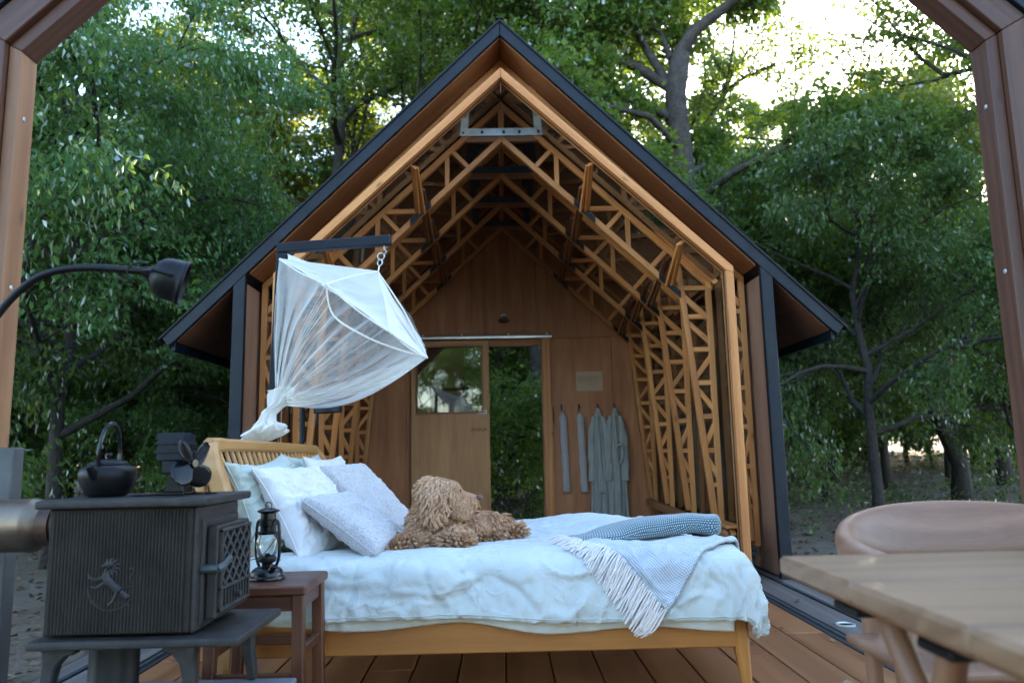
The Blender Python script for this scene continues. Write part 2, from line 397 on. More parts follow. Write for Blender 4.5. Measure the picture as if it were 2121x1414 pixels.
M['teal_knit'] = uv_knit('teal_knit', (0.052, 0.105, 0.125, 1), (0.56, 0.62, 0.64, 1), 1, 1, 'dots')
M['grey_knit'] = uv_knit('grey_knit', (0.27, 0.31, 0.36, 1), (0.66, 0.68, 0.70, 1), 1, 1, 'weave')
def net_mat(name, op):
    t = NT(name); tr = t.new('BsdfTransparent'); df = t.new('BsdfDiffuse'); tl = t.new('BsdfTranslucent')
    df.inputs['Color'].default_value = (.90, .88, .84, 1); tl.inputs['Color'].default_value = (.88, .86, .80, 1)
    m1 = t.new('MixShader'); m1.inputs['Fac'].default_value = .4; t.l(df.outputs[0], m1.inputs[1]); t.l(tl.outputs[0], m1.inputs[2])
    lw = t.new('LayerWeight'); lw.inputs['Blend'].default_value = .35
    n = t.noise(t.coords((1, 1, 1)), 14, 4, .6)
    f = t.math('ADD', op - .1, t.math('ADD', t.math('MULTIPLY', lw.outputs['Facing'], .75), t.math('MULTIPLY', n, .2)))
    m2 = t.new('MixShader'); t.l(t.math('MINIMUM', f, 1.0), m2.inputs['Fac']); t.l(tr.outputs[0], m2.inputs[1]); t.l(m1.outputs[0], m2.inputs[2])
    t.l(m2.outputs[0], t.out.inputs['Surface']); return t.m
M['net'] = net_mat('net', .10); M['net_dense'] = net_mat('net_dense', .50); M['net_gather'] = net_mat('net_gather', .9)
def leaf_mat(name, dark, light, trans, tw=0.45, gloss=0.28):
    t = NT(name); at = t.new('Attribute', attribute_name='tone'); oi = t.new('ObjectInfo')
    c = t.ramp(at.outputs['Fac'], [(0.0, dark), (0.85, light), (1.0, tuple(min(1, x * y) for x, y in zip(light, (2.2, 1.5, .8))))])
    hs = t.new('HueSaturation'); t.l(c, hs.inputs['Color'])
    t.l(t.math('ADD', t.math('MULTIPLY', oi.outputs['Random'], .05), .465), hs.inputs['Hue']); t.l(t.math('ADD', t.math('MULTIPLY', oi.outputs['Random'], .4), .8), hs.inputs['Value'])
    df = t.new('BsdfDiffuse'); tl = t.new('BsdfTranslucent'); gl = t.new('BsdfGlossy'); gl.inputs['Roughness'].default_value = .5
    t.l(hs.outputs[0], df.inputs['Color']); tc = t.mix(.6, hs.outputs[0], (*trans, 1)); t.l(tc, tl.inputs['Color'])
    m1 = t.new('MixShader'); m1.inputs[0].default_value = tw; t.l(df.outputs[0], m1.inputs[1]); t.l(tl.outputs[0], m1.inputs[2])
    fr = t.new('Fresnel'); fr.inputs['IOR'].default_value = 1.45; m2 = t.new('MixShader')
    t.l(t.math('MULTIPLY', fr.outputs[0], gloss * 1.6), m2.inputs[0]); t.l(m1.outputs[0], m2.inputs[1]); t.l(gl.outputs[0], m2.inputs[2])
    t.l(m2.outputs[0], t.out.inputs['Surface']); return t.m
M['leaf_oak'] = leaf_mat('leaf_oak', (.042, .092, .020), (.11, .20, .034), (.34, .46, .03), .55, .18)
M['leaf_cherry'] = leaf_mat('leaf_cherry', (.042, .105, .032), (.10, .21, .052), (.28, .45, .05), .5, .2)
M['leaf_sun_tint'] = leaf_mat('leaf_sun_tint', (.07, .11, .022), (.15, .20, .03), (.65, .60, .03), .65)  # yellow base puts the glow of the low sun into the leaf colour
M['leaf_brightened'] = leaf_mat('leaf_brightened', (.07, .17, .04), (.17, .32, .07), (.55, .75, .06), .55)  # leaf colour raised to stand in for light behind the doorway
M['leaf_weed'] = leaf_mat('leaf_weed', (.03, .08, .022), (.08, .16, .04), (.2, .3, .03))
M['bark'] = plain_mat('bark', (.035, .028, .022), .9, 0, 14, .5, .8, 22, .03)
M['bark_grey'] = plain_mat('bark_grey', (.058, .046, .038), .9, 0, 8, .45, .8, 18, .04)
# ------------------------------------------------------------------ ground
GZ = -0.20
def ground_h(x, y):
    P = np.stack([x * .16, y * .16, np.zeros_like(x)], -1)
    h = fbm(P, 3) * .10 + vnoise(P * 9) * .012
    far = sstep(9, 30, np.hypot(x, y)); h = h * (.25 + far) + .8 * sstep(16, 60, np.hypot(x, y)) + 5 * sstep(60, 200, np.hypot(x, y))
    inside = (np.abs(x) < 2.6) & (y < 9.6)
    return GZ + np.where(inside, np.minimum(h, -.02), h)
a = np.sinh(np.linspace(-4.2, 4.2, 240)) / math.sinh(4.2) * 260
gx, gy = np.meshgrid(a, a + 8, indexing='ij')
P = np.stack([gx, gy, ground_h(gx, gy)], -1)
tg = NT('forest_floor'); v = tg.coords((1, 1, 1), False)
n1 = tg.noise(v, 2.2, 5, .65); n2 = tg.noise(v, 26, 4, .75); n3 = tg.noise(v, .45, 3, .6)
c1 = tg.ramp(n2, [(.3, (.055, .037, .024)), (.52, (.15, .105, .07)), (.72, (.28, .205, .145))])
c2 = tg.ramp(n2, [(.3, (.08, .062, .045)), (.6, (.21, .17, .13)), (.8, (.32, .27, .22))])
cc = tg.mix(tg.ramp(n3, [(.42, (0, 0, 0)), (.6, (1, 1, 1))]), c1, c2)
cc = tg.mix(tg.math('MULTIPLY', tg.ramp(n1, [(.52, (0, 0, 0)), (.7, (1, 1, 1))]), .4), cc, (.04, .06, .022, 1))
tg.l(cc, tg.p.inputs['Base Color']); tg.rough(.95); tg.bump(tg.noise(v, 40, 4, .8), .9, .03)
g = grid_obj('ground', P, tg.m); tag(g, kind='structure')

# ------------------------------------------------------------------ deck floor and sliding tracks
fl = MB().box((-2.15, -1.5, -.16), (2.15, 9.05, -.035)).build('floor', M['rubber']); tag(fl, kind='structure')
pw = .205
nP = 16
for i in range(nP):
    x0 = -1.64 + i * pw; cuts = [-1.4 + .5 * ((i * 7) % 5) / 5]
    while cuts[-1] < 8.7: cuts.append(min(8.72, cuts[-1] + 2.4 + .5 * ((i * 3 + len(cuts)) % 4) / 4))
    for y0, y1 in zip(cuts, cuts[1:]):
        if y1 - y0 < .1: continue
        dz = random.uniform(-.0012, .0012)
        beam('plank', (x0 + pw / 2, y0 + .002, -.017 + dz), (x0 + pw / 2, y1 - .002, -.017 + dz), pw - .007, .034, M['deck'], fl, bevel=.003)
for s in (-1, 1):
    def strip(x0, x1, z, mat, nm, h=.03):
        a_, b_ = sorted((s * x0, s * x1))
        beam(nm, ((a_ + b_) / 2, -1.4, z - h / 2), ((a_ + b_) / 2, 8.9, z - h / 2), b_ - a_, h, M[mat], fl, bevel=.002)
    strip(1.650, 1.682, -.004, 'rubber', 'track_seal'); strip(1.684, 1.712, .002, 'dull_steel', 'track_rail'); strip(1.714, 1.730, -.012, 'rubber', 'track_groove', .02)
    strip(1.732, 1.925, -.001, 'track_wood', 'track_board'); strip(1.927, 1.975, -.008, 'rubber', 'track_seal'); strip(1.94, 1.962, .003, 'dull_steel', 'track_rail', .02)
    strip(1.977, 2.07, -.003, 'track_wood', 'track_board'); strip(2.072, 2.14, -.05, 'track_wood', 'edge_board', .1)
ring = MB(); ring.lathe([(.052, 0), (.052, .006), (.043, .008), (.038, .004), (.034, .003), (.034, 0)], (1.815, 4.17, .0005), seg=28)
tag(ring.build('floor_light', M['alu'], smooth=True), 'round steel floor light set into the grey track board', 'floor light')

# ------------------------------------------------------------------ trusses
CX = .04
def truss(parent, Y, apexz, kx, kz, vd, legx_bot_in, z0, leg_in_top, chord=.046, dep=.045, mat='spruce', webs=True, plate=True, plate_mat='steel', name='truss', pz=.02, rungs=True):
    """one timber truss in the plane Y: doubled rafters with struts, tapered ladder legs, steel ridge plate"""
    g_ = group_part(name, parent, (CX, Y, z0)); sl = (apexz - kz) / kx
    def PT(s, x, z, dy=0): return (CX + s * x, Y + dy, z)
    W = M[mat]; cv = chord * math.hypot(1, sl)                                        # vertical thickness of a sloping chord
    for s in (-1, 1):
        def poly(nm, pts, d, grain, dy=0): prism_obj(nm, [PT(s, x, z, -d / 2 + dy) for x, z in pts], (0, d, 0), W, g_, (s * grain[0], 0, grain[1]))
        poly('rafter', [(0.001, apexz), (kx, kz), (kx, kz - cv), (0.001, apexz - cv)], dep, (1, -sl))
        az = apexz - vd; xe = kx - chord - .004
        poly('inner_rafter', [(0.001, az), (xe, az - sl * xe), (xe, az - sl * xe - cv), (0.001, az - cv)], dep - .003, (1, -sl))
        poly('leg', [(kx, kz - .002), (kx, z0), (kx - chord, z0), (kx - chord, kz + sl * chord - cv - .002)], dep - .006, (0, 1))
        lt = leg_in_top; ltz = apexz - sl * lt - cv * .5
        poly('inner_leg', [(lt, ltz), (legx_bot_in, z0 + .04), (legx_bot_in - chord, z0 + .04), (lt - chord, ltz + .01)], dep + .004, (legx_bot_in - lt, z0 - ltz))
        if webs:
            wd = dep - .012; b = .038
            def bm(nm, x0, za, x1, zb): beam(nm, PT(s, x0, za), PT(s, x1, zb), wd, b, W, g_, zhint=(0, 0, 1) if abs(x1 - x0) > .02 else (1, 0, 0), bevel=.002)
            n = 0; L = kx
            for f in (.16, .27, .40, .50, .61, .71, .83):
                x = L * f; zi = az - sl * x - cv * .5; zo = apexz - sl * x - cv * .5
                k = ('d', 'v', 'h', 'd', 'v', 'd', 'h')[n]; n += 1
                if k == 'v': bm('strut', x, zi, x, zo)
                elif k == 'h': bm('strut', x - .02, zi + .02, x + (vd) / sl - .02, zi + .02)
                else:
                    q = vd * sl / (1 + sl * sl); bm('strut', x, zi, x + q, zi + q / sl)
            if rungs:
                zs = np.linspace(z0 + .3, kz - .28, 6); up_ = True
                for i, zr in enumerate(zs):
                    xi = legx_bot_in + (lt - legx_bot_in) * (zr - z0) / (ltz - z0) - chord * .5
                    bm('rung', xi, zr, kx - chord * .5, zr)
                    if i < len(zs) - 1:
                        zn = zs[i + 1]; xn = legx_bot_in + (lt - legx_bot_in) * (zn - z0) / (ltz - z0) - chord * .5
                        if i % 2: bm('brace', xi, zr + .03, kx - chord * .5, zn - .05)
                        else: bm('brace', kx - chord * .5, zr + .05, xn, zn - .03)
    beam('king_post', PT(1, 0, apexz - vd + .0), PT(1, 0, apexz - cv * .8), dep - .014, .05, W, g_, zhint=(1, 0, 0))
    az = apexz - vd
    beam('tie', PT(1, -.30, az - .03), PT(1, .30, az - .03), dep - .010, .05, M['dark_spruce'], g_)
    if plate:
        zc = az + pz; b = MB()
        pts = [(-.385, zc - .03), (.385, zc - .03), (.325, zc + .035), (-.325, zc + .035)]
        pl = prism_obj('ridge_plate', [PT(1, x, z, -dep / 2 - .012) for x, z in pts], (0, .008, 0), M[plate_mat], g_, (1, 0, 0), .001)
        bb = MB()
        for x in (-.32, -.16, .02, .15, .31): bb.lathe([(.013, 0), (.013, .007), (.007, .012)], PT(1, x, zc, -dep / 2 - .0122), (0, -1, 0), 8)
        bb.build('bolts', M['dull_steel'], g_)['kind'] = 'stuff'
    return g_

# ------------------------------------------------------------------ the black gabled cabin
cab = thing('timber_cabin', (CX, 7.2, 0), 'black gabled timber cabin open at the front with brown plywood back wall', 'cabin')
RA, EX, EZ = 4.36, 2.57, 1.84; RS = (RA - EZ) / EX; VT = math.hypot(1, RS)
Y0, Y1 = 5.60, 9.0
def PX(s, x, y, z): return (CX + s * x, y, z)
for s in (-1, 1):
    d = .085 * VT                                                  # fascia boards along the gable
    prism_obj('fascia', [PX(s, .001, Y0, RA), PX(s, EX, Y0, EZ), PX(s, EX - .05, Y0, EZ - .06), PX(s, EX - .10, Y0, EZ - d + RS * .10), PX(s, .001, Y0, RA - d)], (0, .035, 0), M['black_wood'], cab, (s, 0, -RS), .004)
    t = .07 * VT
    prism_obj('roof', [PX(s, .0015, Y0 + .037, RA - .004), PX(s, EX - .004, Y0 + .037, EZ - .004), PX(s, EX - .04, Y0 + .037, EZ - .07), PX(s, .0015, Y0 + .037, RA - t)], (0, Y1 - Y0, 0), M['black_wood'], cab, (0, 1, 0), .003)
    prism_obj('roof_edge', [PX(s, .0, Y0 - .012, RA + .018), PX(s, EX + .02, Y0 - .012, EZ + .0), PX(s, EX + .02, Y0 - .012, EZ - .022), PX(s, .0, Y0 - .012, RA - .006)], (0, Y1 - Y0 + .06, 0), M['black_metal'], cab, (0, 1, 0), .002)
    # soffit lining under the roof, in boards with open joints
    ys = [Y0 + .039, 6.28, 7.4, 8.5, Y1 - .02]; zo = .078 * VT
    for k, (ya, yb) in enumerate(zip(ys, ys[1:])):
        prism_obj('soffit', [PX(s, .003, ya + .002, RA - zo), PX(s, 1.94, ya + .002, RA - zo - RS * 1.94), PX(s, 1.94, ya + .002, RA - zo - RS * 1.94 - .02), PX(s, .003, ya + .002, RA - zo - .02)], (0, yb - ya - .004, 0), M['ply'], cab, (s, 0, -RS), .001, zhint=(0, 1, 0))
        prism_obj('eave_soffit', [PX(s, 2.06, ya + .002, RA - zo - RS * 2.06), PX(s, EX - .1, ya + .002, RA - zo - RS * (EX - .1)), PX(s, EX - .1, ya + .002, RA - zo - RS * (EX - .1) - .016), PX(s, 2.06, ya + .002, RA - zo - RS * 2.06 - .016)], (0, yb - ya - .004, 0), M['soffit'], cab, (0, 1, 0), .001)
    beam('gutter_board', PX(s, EX - .07, Y0 + .045, EZ - .055), PX(s, EX - .07, Y1 - .03, EZ - .055), .03, .08, M['black_wood'], cab)
    zk = RA - d - RS * 2.0
    prism_obj('post', [PX(s, 1.96, Y0 - .004, RA - d - RS * 1.96 - .001), PX(s, 2.05, Y0 - .004, RA - d - RS * 2.05 - .001), PX(s, 2.05, Y0 - .004, -.12), PX(s, 1.96, Y0 - .004, -.12)], (0, .05, 0), M['black_wood'], cab, (0, 0, 1), .004)
    for k, (ya, yb) in enumerate(((Y0 + .05, 6.62), (6.625, 7.7), (7.705, 8.74))):
        prism_obj('wall_lining', [PX(s, 1.972, ya, .012), PX(s, 1.972, yb, .012), PX(s, 1.972, yb, zk - .02), PX(s, 1.972, ya, zk - .02)], (s * .02, 0, 0), M['ply_pale' if k == 0 else 'ply'], cab, (0, 0, 1), .001)
    prism_obj('side_wall', [PX(s, 1.996, Y0 + .048, -.1), PX(s, 1.996, Y1, -.1), PX(s, 1.996, Y1, zk - .03), PX(s, 1.996, Y0 + .048, zk - .03)], (s * .05, 0, 0), M['black_wood'], cab, (0, 1, 0), .002)
    # castor under the leg ladder
    for yy in (5.97,):
        b = MB(); cx_ = CX + s * 1.86
        b.box((cx_ - .05, yy - .06, .135), (cx_ + .05, yy + .06, .15)).box((cx_ - .05, yy - .06, .175), (cx_ + .05, yy + .06, .19))
        for dx in (-.042, .042):
            for dy in (-.05, .05): b.box((cx_ + dx - .005, yy + dy - .005, .15), (cx_ + dx + .005, yy + dy + .005, .175))
        b.box((cx_ - .03, yy - .02, .05), (cx_ - .024, yy + .02, .135)); b.box((cx_ + .024, yy - .02, .05), (cx_ + .03, yy + .02, .135))
        ca = b.build('castor', M['dull_steel'], cab)
        MB().lathe([(.02, -.02), (.055, -.02), (.06, -.015), (.06, .015), (.055, .02), (.02, .02)], (cx_, yy, .062), (1, 0, 0), 20).build('wheel', M['rubber'], ca, smooth=True)
beam('ridge_cap', (CX, Y0 - .014, RA + .022), (CX, Y1, RA + .022), .05, .012, M['black_metal'], cab)
for yy in (5.97, 7.35):
    truss(cab, yy, RA - .10 * VT, 1.945, RA - .10 * VT - RS * 1.945, .23, 1.90, .19, 1.80, mat='spruce', plate=False)
# back wall: plywood sheets round the door opening
YB = 8.75; zt = RA - .11 * VT
def gz(x): return zt - RS * abs(x)
prism_obj('wall_backing', [(CX - 1.96, YB + .034, -.05), (-.425, YB + .034, -.05), (-.425, YB + .034, 2.175), (.505, YB + .034, 2.175), (.505, YB + .034, -.05), (CX + 1.96, YB + .034, -.05), (CX + 1.96, YB + .034, gz(1.96)), (CX, YB + .034, gz(0)), (CX - 1.96, YB + .034, gz(1.96))], (0, .04, 0), M['black_wood'], cab, (0, 0, 1), 0)  # unseen backing added to stop light leaking through the sheet seams
def sheet(nm, pts, mat='ply'): prism_obj(nm, [PX(1, x - CX, YB, z) for x, z in pts], (0, .03, 0), M[mat], cab, (0, 0, 1), .0015)
XL, XR = CX - 1.965, CX + 1.965; zr = 2.26
def gzx(x): return gz(x - CX)
sheet('wall_sheet', [(XL, .01), (-1.10, .01), (-1.10, zr - .002), (XL, zr - .002)], 'ply')
sheet('wall_sheet', [(-1.097, .01), (-.42, .01), (-.42, zr - .002), (-1.097, zr - .002)])
sheet('wall_sheet', [(.50, .01), (1.30, .01), (1.30, zr - .002), (.50, zr - .002)]); sheet('wall_sheet', [(1.303, .01), (XR, .01), (XR, zr - .002), (1.303, zr - .002)])
sheet('lintel', [(-.419, 2.17), (.499, 2.17), (.499, zr - .002), (-.419, zr - .002)])
sheet('gable_sheet', [(XL, zr + .001), (-.33, zr + .001), (-.33, gzx(-.33)), (XL, min(gzx(XL), 9))] if gzx(XL) > zr else [(XL + (zr - gzx(XL)) / RS + .001, zr + .001), (-.33, zr + .001), (-.33, gzx(-.33))])
sheet('gable_sheet', [(-.327, zr + .001), (.43, zr + .001), (.43, gzx(.43)), (CX, gzx(CX)), (-.327, gzx(-.327))])
sheet('gable_sheet', [(.433, zr + .001), (XR - (zr - gzx(XR)) / RS - .001 if gzx(XR) < zr else XR, zr + .001), (.433, gzx(.433))])
beam('ledge', (-1.14, YB - .012, 2.305), (.60, YB - .012, 2.305), .022, .045, M['dark_spruce'], cab)
beam('batten', (.43, YB - .01, 2.36), (.43, YB - .01, gzx(.43) - .03), .016, .03, M['dark_spruce'], cab, zhint=(0, 1, 0))
dt = beam('door_track', (-1.14, YB - .062, 2.27), (.60, YB - .062, 2.268), .03, .028, M['alu'], cab)
for x in (-.9, -.45, .1, .55): MB().lathe([(.011, 0), (.011, .004), (.006, .007)], (x, YB - .024, 2.31), (0, -1, 0), 8).build('bolt', M['alu'], cab)
beam('door_post', (.535, YB - .03, .012), (.535, YB - .03, 2.25), .055, .085, M['spruce'], cab, zhint=(1, 0, 0))
beam('door_jamb', (.484, YB + .005, .012), (.484, YB + .005, 2.165), .10, .024, M['dark_spruce'], cab, zhint=(1, 0, 0))
beam('door_stop', (.583, YB - .02, .012), (.583, YB - .02, 1.12), .03, .02, M['spruce'], cab, zhint=(1, 0, 0))
beam('door_stop', (.583, YB - .02, 1.16), (.583, YB - .02, 1.50), .03, .02, M['spruce'], cab, zhint=(1, 0, 0))
beam('door_latch', (.60, YB - .036, 1.26), (.60, YB - .036, 1.45), .012, .01, M['black_metal'], cab, zhint=(1, 0, 0))
# sliding door
D0, D1, YD = -1.035, -.135, YB - .075
door = prism_obj('door', [(D0, YD, .02), (D1, YD, .02), (D1, YD, 1.39), (D0, YD, 1.39)], (0, .04, 0), M['ply_door'], cab, (0, 0, 1), .002)
for nm, p0, p1, w in (('stile', (D0 + .026, YD + .02, 1.392), (D0 + .026, YD + .02, 2.235), .052), ('stile', (D1 - .035, YD + .02, 1.392), (D1 - .035, YD + .02, 2.235), .07)):
    beam(nm, p0, p1, .044, w, M['ply_door'], door, zhint=(1, 0, 0))
beam('top_rail', (D0 + .053, YD + .02, 2.205), (D1 - .071, YD + .02, 2.205), .042, .056, M['ply_door'], door)
for nm, p0, p1 in (('bead', (D0 + .06, YD - .003, 1.402), (D1 - .078, YD - .003, 1.402)), ('bead', (D0 + .06, YD - .003, 2.17), (D1 - .078, YD - .003, 2.17))): beam(nm, p0, p1, .012, .02, M['dark_spruce'], door)
for x in (D0 + .062, D1 - .08): beam('bead', (x, YD - .003, 1.413), (x, YD - .003, 2.159), .012, .018, M['dark_spruce'], door, zhint=(1, 0, 0))
MB().box((D0 + .05, YD + .018, 1.388), (D1 - .068, YD + .022, 2.18)).build('pane', M['window_glass'], door)
MB().box((-.268, YD - .005, 1.385), (-.168, YD - .0005, 1.425)).build('name_plate', M['white_plastic'], door)
MB().box((-.255, YD - .0065, 1.398), (-.181, YD - .0052, 1.412)).build('plate_print', M['ink'], door)
def text(name, s, size, loc, mat, parent, ext=.001):
    c = bpy.data.curves.new(name, 'FONT'); c.body = s; c.size = size; c.extrude = ext; c.align_x = 'CENTER'; c.space_character = 1.15
    to = bpy.data.objects.new(name + '_curve', c); COL.objects.link(to); bpy.context.view_layer.update()
    me = bpy.data.meshes.new_from_object(to.evaluated_get(bpy.context.evaluated_depsgraph_get())); bpy.data.objects.remove(to)
    me.materials.clear(); me.materials.append(mat); me.name = name
    o = bpy.data.objects.new(name, me)
    return link(o, parent, Matrix.Translation(loc) @ Matrix.Rotation(math.pi / 2, 4, 'X'))
text('lettering', 'ANNA', .058, (-.262, YD - .002, 1.185), M['ink'], door)
# things fixed to or hanging on the back wall
hooks = (.695, .90, 1.115, 1.305)
for x in hooks:
    MB().tube([(x, YB - .001, 1.47), (x, YB - .03, 1.46), (x, YB - .05, 1.44), (x, YB - .045, 1.415), (x, YB - .03, 1.41)], .0085, 6).build('hook', M['black_metal'], cab, smooth=True)
nt = MB().box((.88, YB - .005, 1.63), (1.185, YB - .0005, 1.855)).build('notice', M['paper']); tag(nt, 'pale wooden notice plate with rows of small print on back wall', 'notice')
for k in range(6):
    w_ = (.125, .115, .12, .11, .122, .09)[k]; z = 1.79 - k * .016 - (.008 if k == 5 else 0)
    tx = text('print_line', ('wwn mn rwnm wn mrnwn mn', 'nm wrn nmwn rn wmn nrm', 'rwn mwn nrm wn nwm rn w', 'mnw rn wmnr wn mn wrnm', 'wn rmnw nm wrn mwn rn m', 'nrw mn wrn')[k], .0195, (1.0325, YB - .0056, z), M['ink'], nt, .0003)
sm = MB(); sm.lathe([(.0, -.028), (.05, -.026), (.062, -.012), (.062, 0), (.03, .012), (.03, .045)], (.045, YB - .075, 2.475), seg=24); so_ = sm.build('wall_lamp', M['dull_steel'], smooth=True)
tag(so_, 'small round grey lamp under a white bracket above the sliding door', 'wall lamp')
MB().box((.018, YB - .1, 2.5), (.072, YB - .001, 2.535)).build('bracket', M['white_plastic'], so_, bevel=.004)

# ------------------------------------------------------------------ the glazed inner shell
gs = thing('glazed_shell', (CX, 6.6, 0), 'honey coloured timber arch with glass roof nested inside the black cabin', 'glazed arch')
FA, FK, FZ = 3.89, 1.71, 2.285; FS = (FA - FZ) / FK; FV = math.hypot(1, FS); ch = .058
YF = 5.46
for s in (-1, 1):
    for ya, dd, o_, mt in ((YF, .055, 0, 'spruce'), (YF + .057, .012, .006, 'rubber'), (YF + .071, .04, .002, 'spruce')):
        a_ = FA - o_; k_ = FK - o_
        prism_obj('front_rafter', [PX(s, .001, ya, a_), PX(s, k_, ya, a_ - FS * k_), PX(s, k_ - .001, ya, a_ - FS * k_ - ch * .9), PX(s, k_ - ch, ya, a_ - FS * (k_ - ch) - ch * FV), PX(s, .001, ya, a_ - ch * FV)], (0, dd, 0), M[mt], gs, (s, 0, -FS), .003)
        prism_obj('front_post', [PX(s, k_, ya + .001, a_ - FS * k_ - ch * .9 - .001), PX(s, k_, ya + .001, .006), PX(s, k_ - ch, ya + .001, .006), PX(s, k_ - ch, ya + .001, a_ - FS * (k_ - ch) - ch * FV - .001)], (0, dd - .002, 0), M[mt], gs, (0, 0, 1), .003)
    # glass: three bays of roof and wall
    yy = [YF + .115, 6.85, 7.7, 8.6]
    for ya, yb in zip(yy, yy[1:]):
        z_ = FA - .012
        prism_obj('pane', [PX(s, .004, ya, z_), PX(s, FK - .02, ya, z_ - FS * (FK - .02)), PX(s, FK - .02, yb - .004, z_ - FS * (FK - .02)), PX(s, .004, yb - .004, z_)], (0, 0, -.005), M['glass'], gs, (0, 1, 0), 0)
        prism_obj('pane', [PX(s, FK - .006, ya, .02), PX(s, FK - .006, yb - .004, .02), PX(s, FK - .006, yb - .004, FZ - .03), PX(s, FK - .006, ya, FZ - .03)], (-s * .005, 0, 0), M['side_glass'], gs, (0, 1, 0), 0)
    beam('base_rail', PX(s, 1.60, 5.72, .33), PX(s, 1.60, 8.62, .36), .06, .07, M['dark_spruce'], gs)
    beam('base_shelf', PX(s, 1.635, 5.58, .375), PX(s, 1.635, 6.4, .378), .12, .02, M['spruce'], gs)
    beam('sill', PX(s, 1.655, 5.58, .045), PX(s, 1.655, 8.62, .045), .075, .06, M['dark_spruce'], gs)
    beam('strut', PX(s, 1.63, 5.60, .34), PX(s, 1.60, 5.95, .08), .04, .05, M['spruce'], gs); beam('strut', PX(s, 1.575, 5.60, .34), PX(s, 1.545, 5.78, .06), .035, .05, M['dark_spruce'], gs)
TY = (6.0, 6.85, 7.7, 8.55)
TA, TK, TZ = 3.865, 1.685, 2.28; TS = (TA - TZ) / TK; VD = .30
for i, yy in enumerate(TY):
    truss(gs, yy, TA, TK, TZ, VD, 1.64, .36 if i else .36, 1.44, plate_mat='steel' if i == 0 else 'dull_steel', mat='spruce')
for s in (-1, 1):
    for f in (.40, .80):
        x = TK * f; zo = TA - TS * x; zi = zo - VD
        # splayed boards that tie the front arch and the trusses together
        ys = (YF + .06,) + TY
        for i, (ya, yb) in enumerate(zip(ys, ys[1:])):
            for dx in (-.022, .022):
                beam('tie_board', PX(s, x + dx * .4, ya + .03, zo - .10 - (0 if i == 0 else .0)), PX(s, x + dx, yb - .03, zi - .03), .018, .055, M['spruce' if i == 0 else 'dark_spruce'], gs, zhint=(s * TS, 0, 1))
            prism_obj('joint_plate', [PX(s, x - .085, yb - .032, zi - .008 + TS * .085), PX(s, x + .085, yb - .032, zi - .008 - TS * .085), PX(s, x + .085, yb - .032, zi - .066 - TS * .085), PX(s, x - .085, yb - .032, zi - .066 + TS * .085)], (0, .007, 0), M['black_metal'], gs, (s, 0, -TS), 0)

# ------------------------------------------------------------------ the near timber arch we look through
CN = .05
na = thing('near_timber_arch', (CN, 2.6, 0), 'brown timber arch framing the view with posts at both picture edges', 'timber arch')
def PN(s, x, y, z): return (CN + s * x, y, z)
NS, NK, NZ = .985, 1.757, 2.412
for s in (-1, 1):
    def lay(nm, x0, x1, y0, dd, mt, rmat=None):
        # post from x0 to x1, rafter of the same band above it
        za, zb = NZ - NS * (x0 - NK) + NS * 0, 0
        off0 = (x0 - NK); off1 = (x1 - NK)
        def rl(x, off): return NZ + NS * (NK - x) + off * (1 + .55)
        prism_obj(nm + '_post', [PN(s, x0, y0, .02), PN(s, x1, y0, .02), PN(s, x1, y0, rl(x1, off1) - .001), PN(s, x0, y0, rl(x0, off0) - .001)], (0, dd, 0), M[mt], na, (0, 0, 1), .003)
        prism_obj(nm + '_rafter', [PN(s, .002, y0 + .001, rl(0, off0)), PN(s, x0, y0 + .001, rl(x0, off0)), PN(s, x1, y0 + .001, rl(x1, off1)), PN(s, .002, y0 + .001, rl(0, off1))], (0, dd - .002, 0), M[rmat or mt], na, (s, 0, -NS), .003)
    lay('inner', 1.757, 1.802, 2.56, .095, 'frame_wood_lit' if s < 0 else 'frame_wood_shaded', 'frame_wood_shaded'); lay('outer', 1.804, 1.90, 2.535, .10, 'frame_wood_shaded'); lay('cover', 1.902, 1.945, 2.52, .12, 'black_wood')  # only the left inner post takes the lit colour, other timbers the shaded one
    beam('diagonal', PN(s, 1.93, 2.60, 2.18), PN(s, 2.35, 2.60, 1.85), .03, .09, M['frame_wood_shaded'], na)
    for z in (2.17, 1.55, .9): MB().lathe([(.009, 0), (.009, .002), (.005, .004)], PN(s, 1.7565, 2.60, z), (-s, 0, 0), 10).build('screw', M['steel'], na)
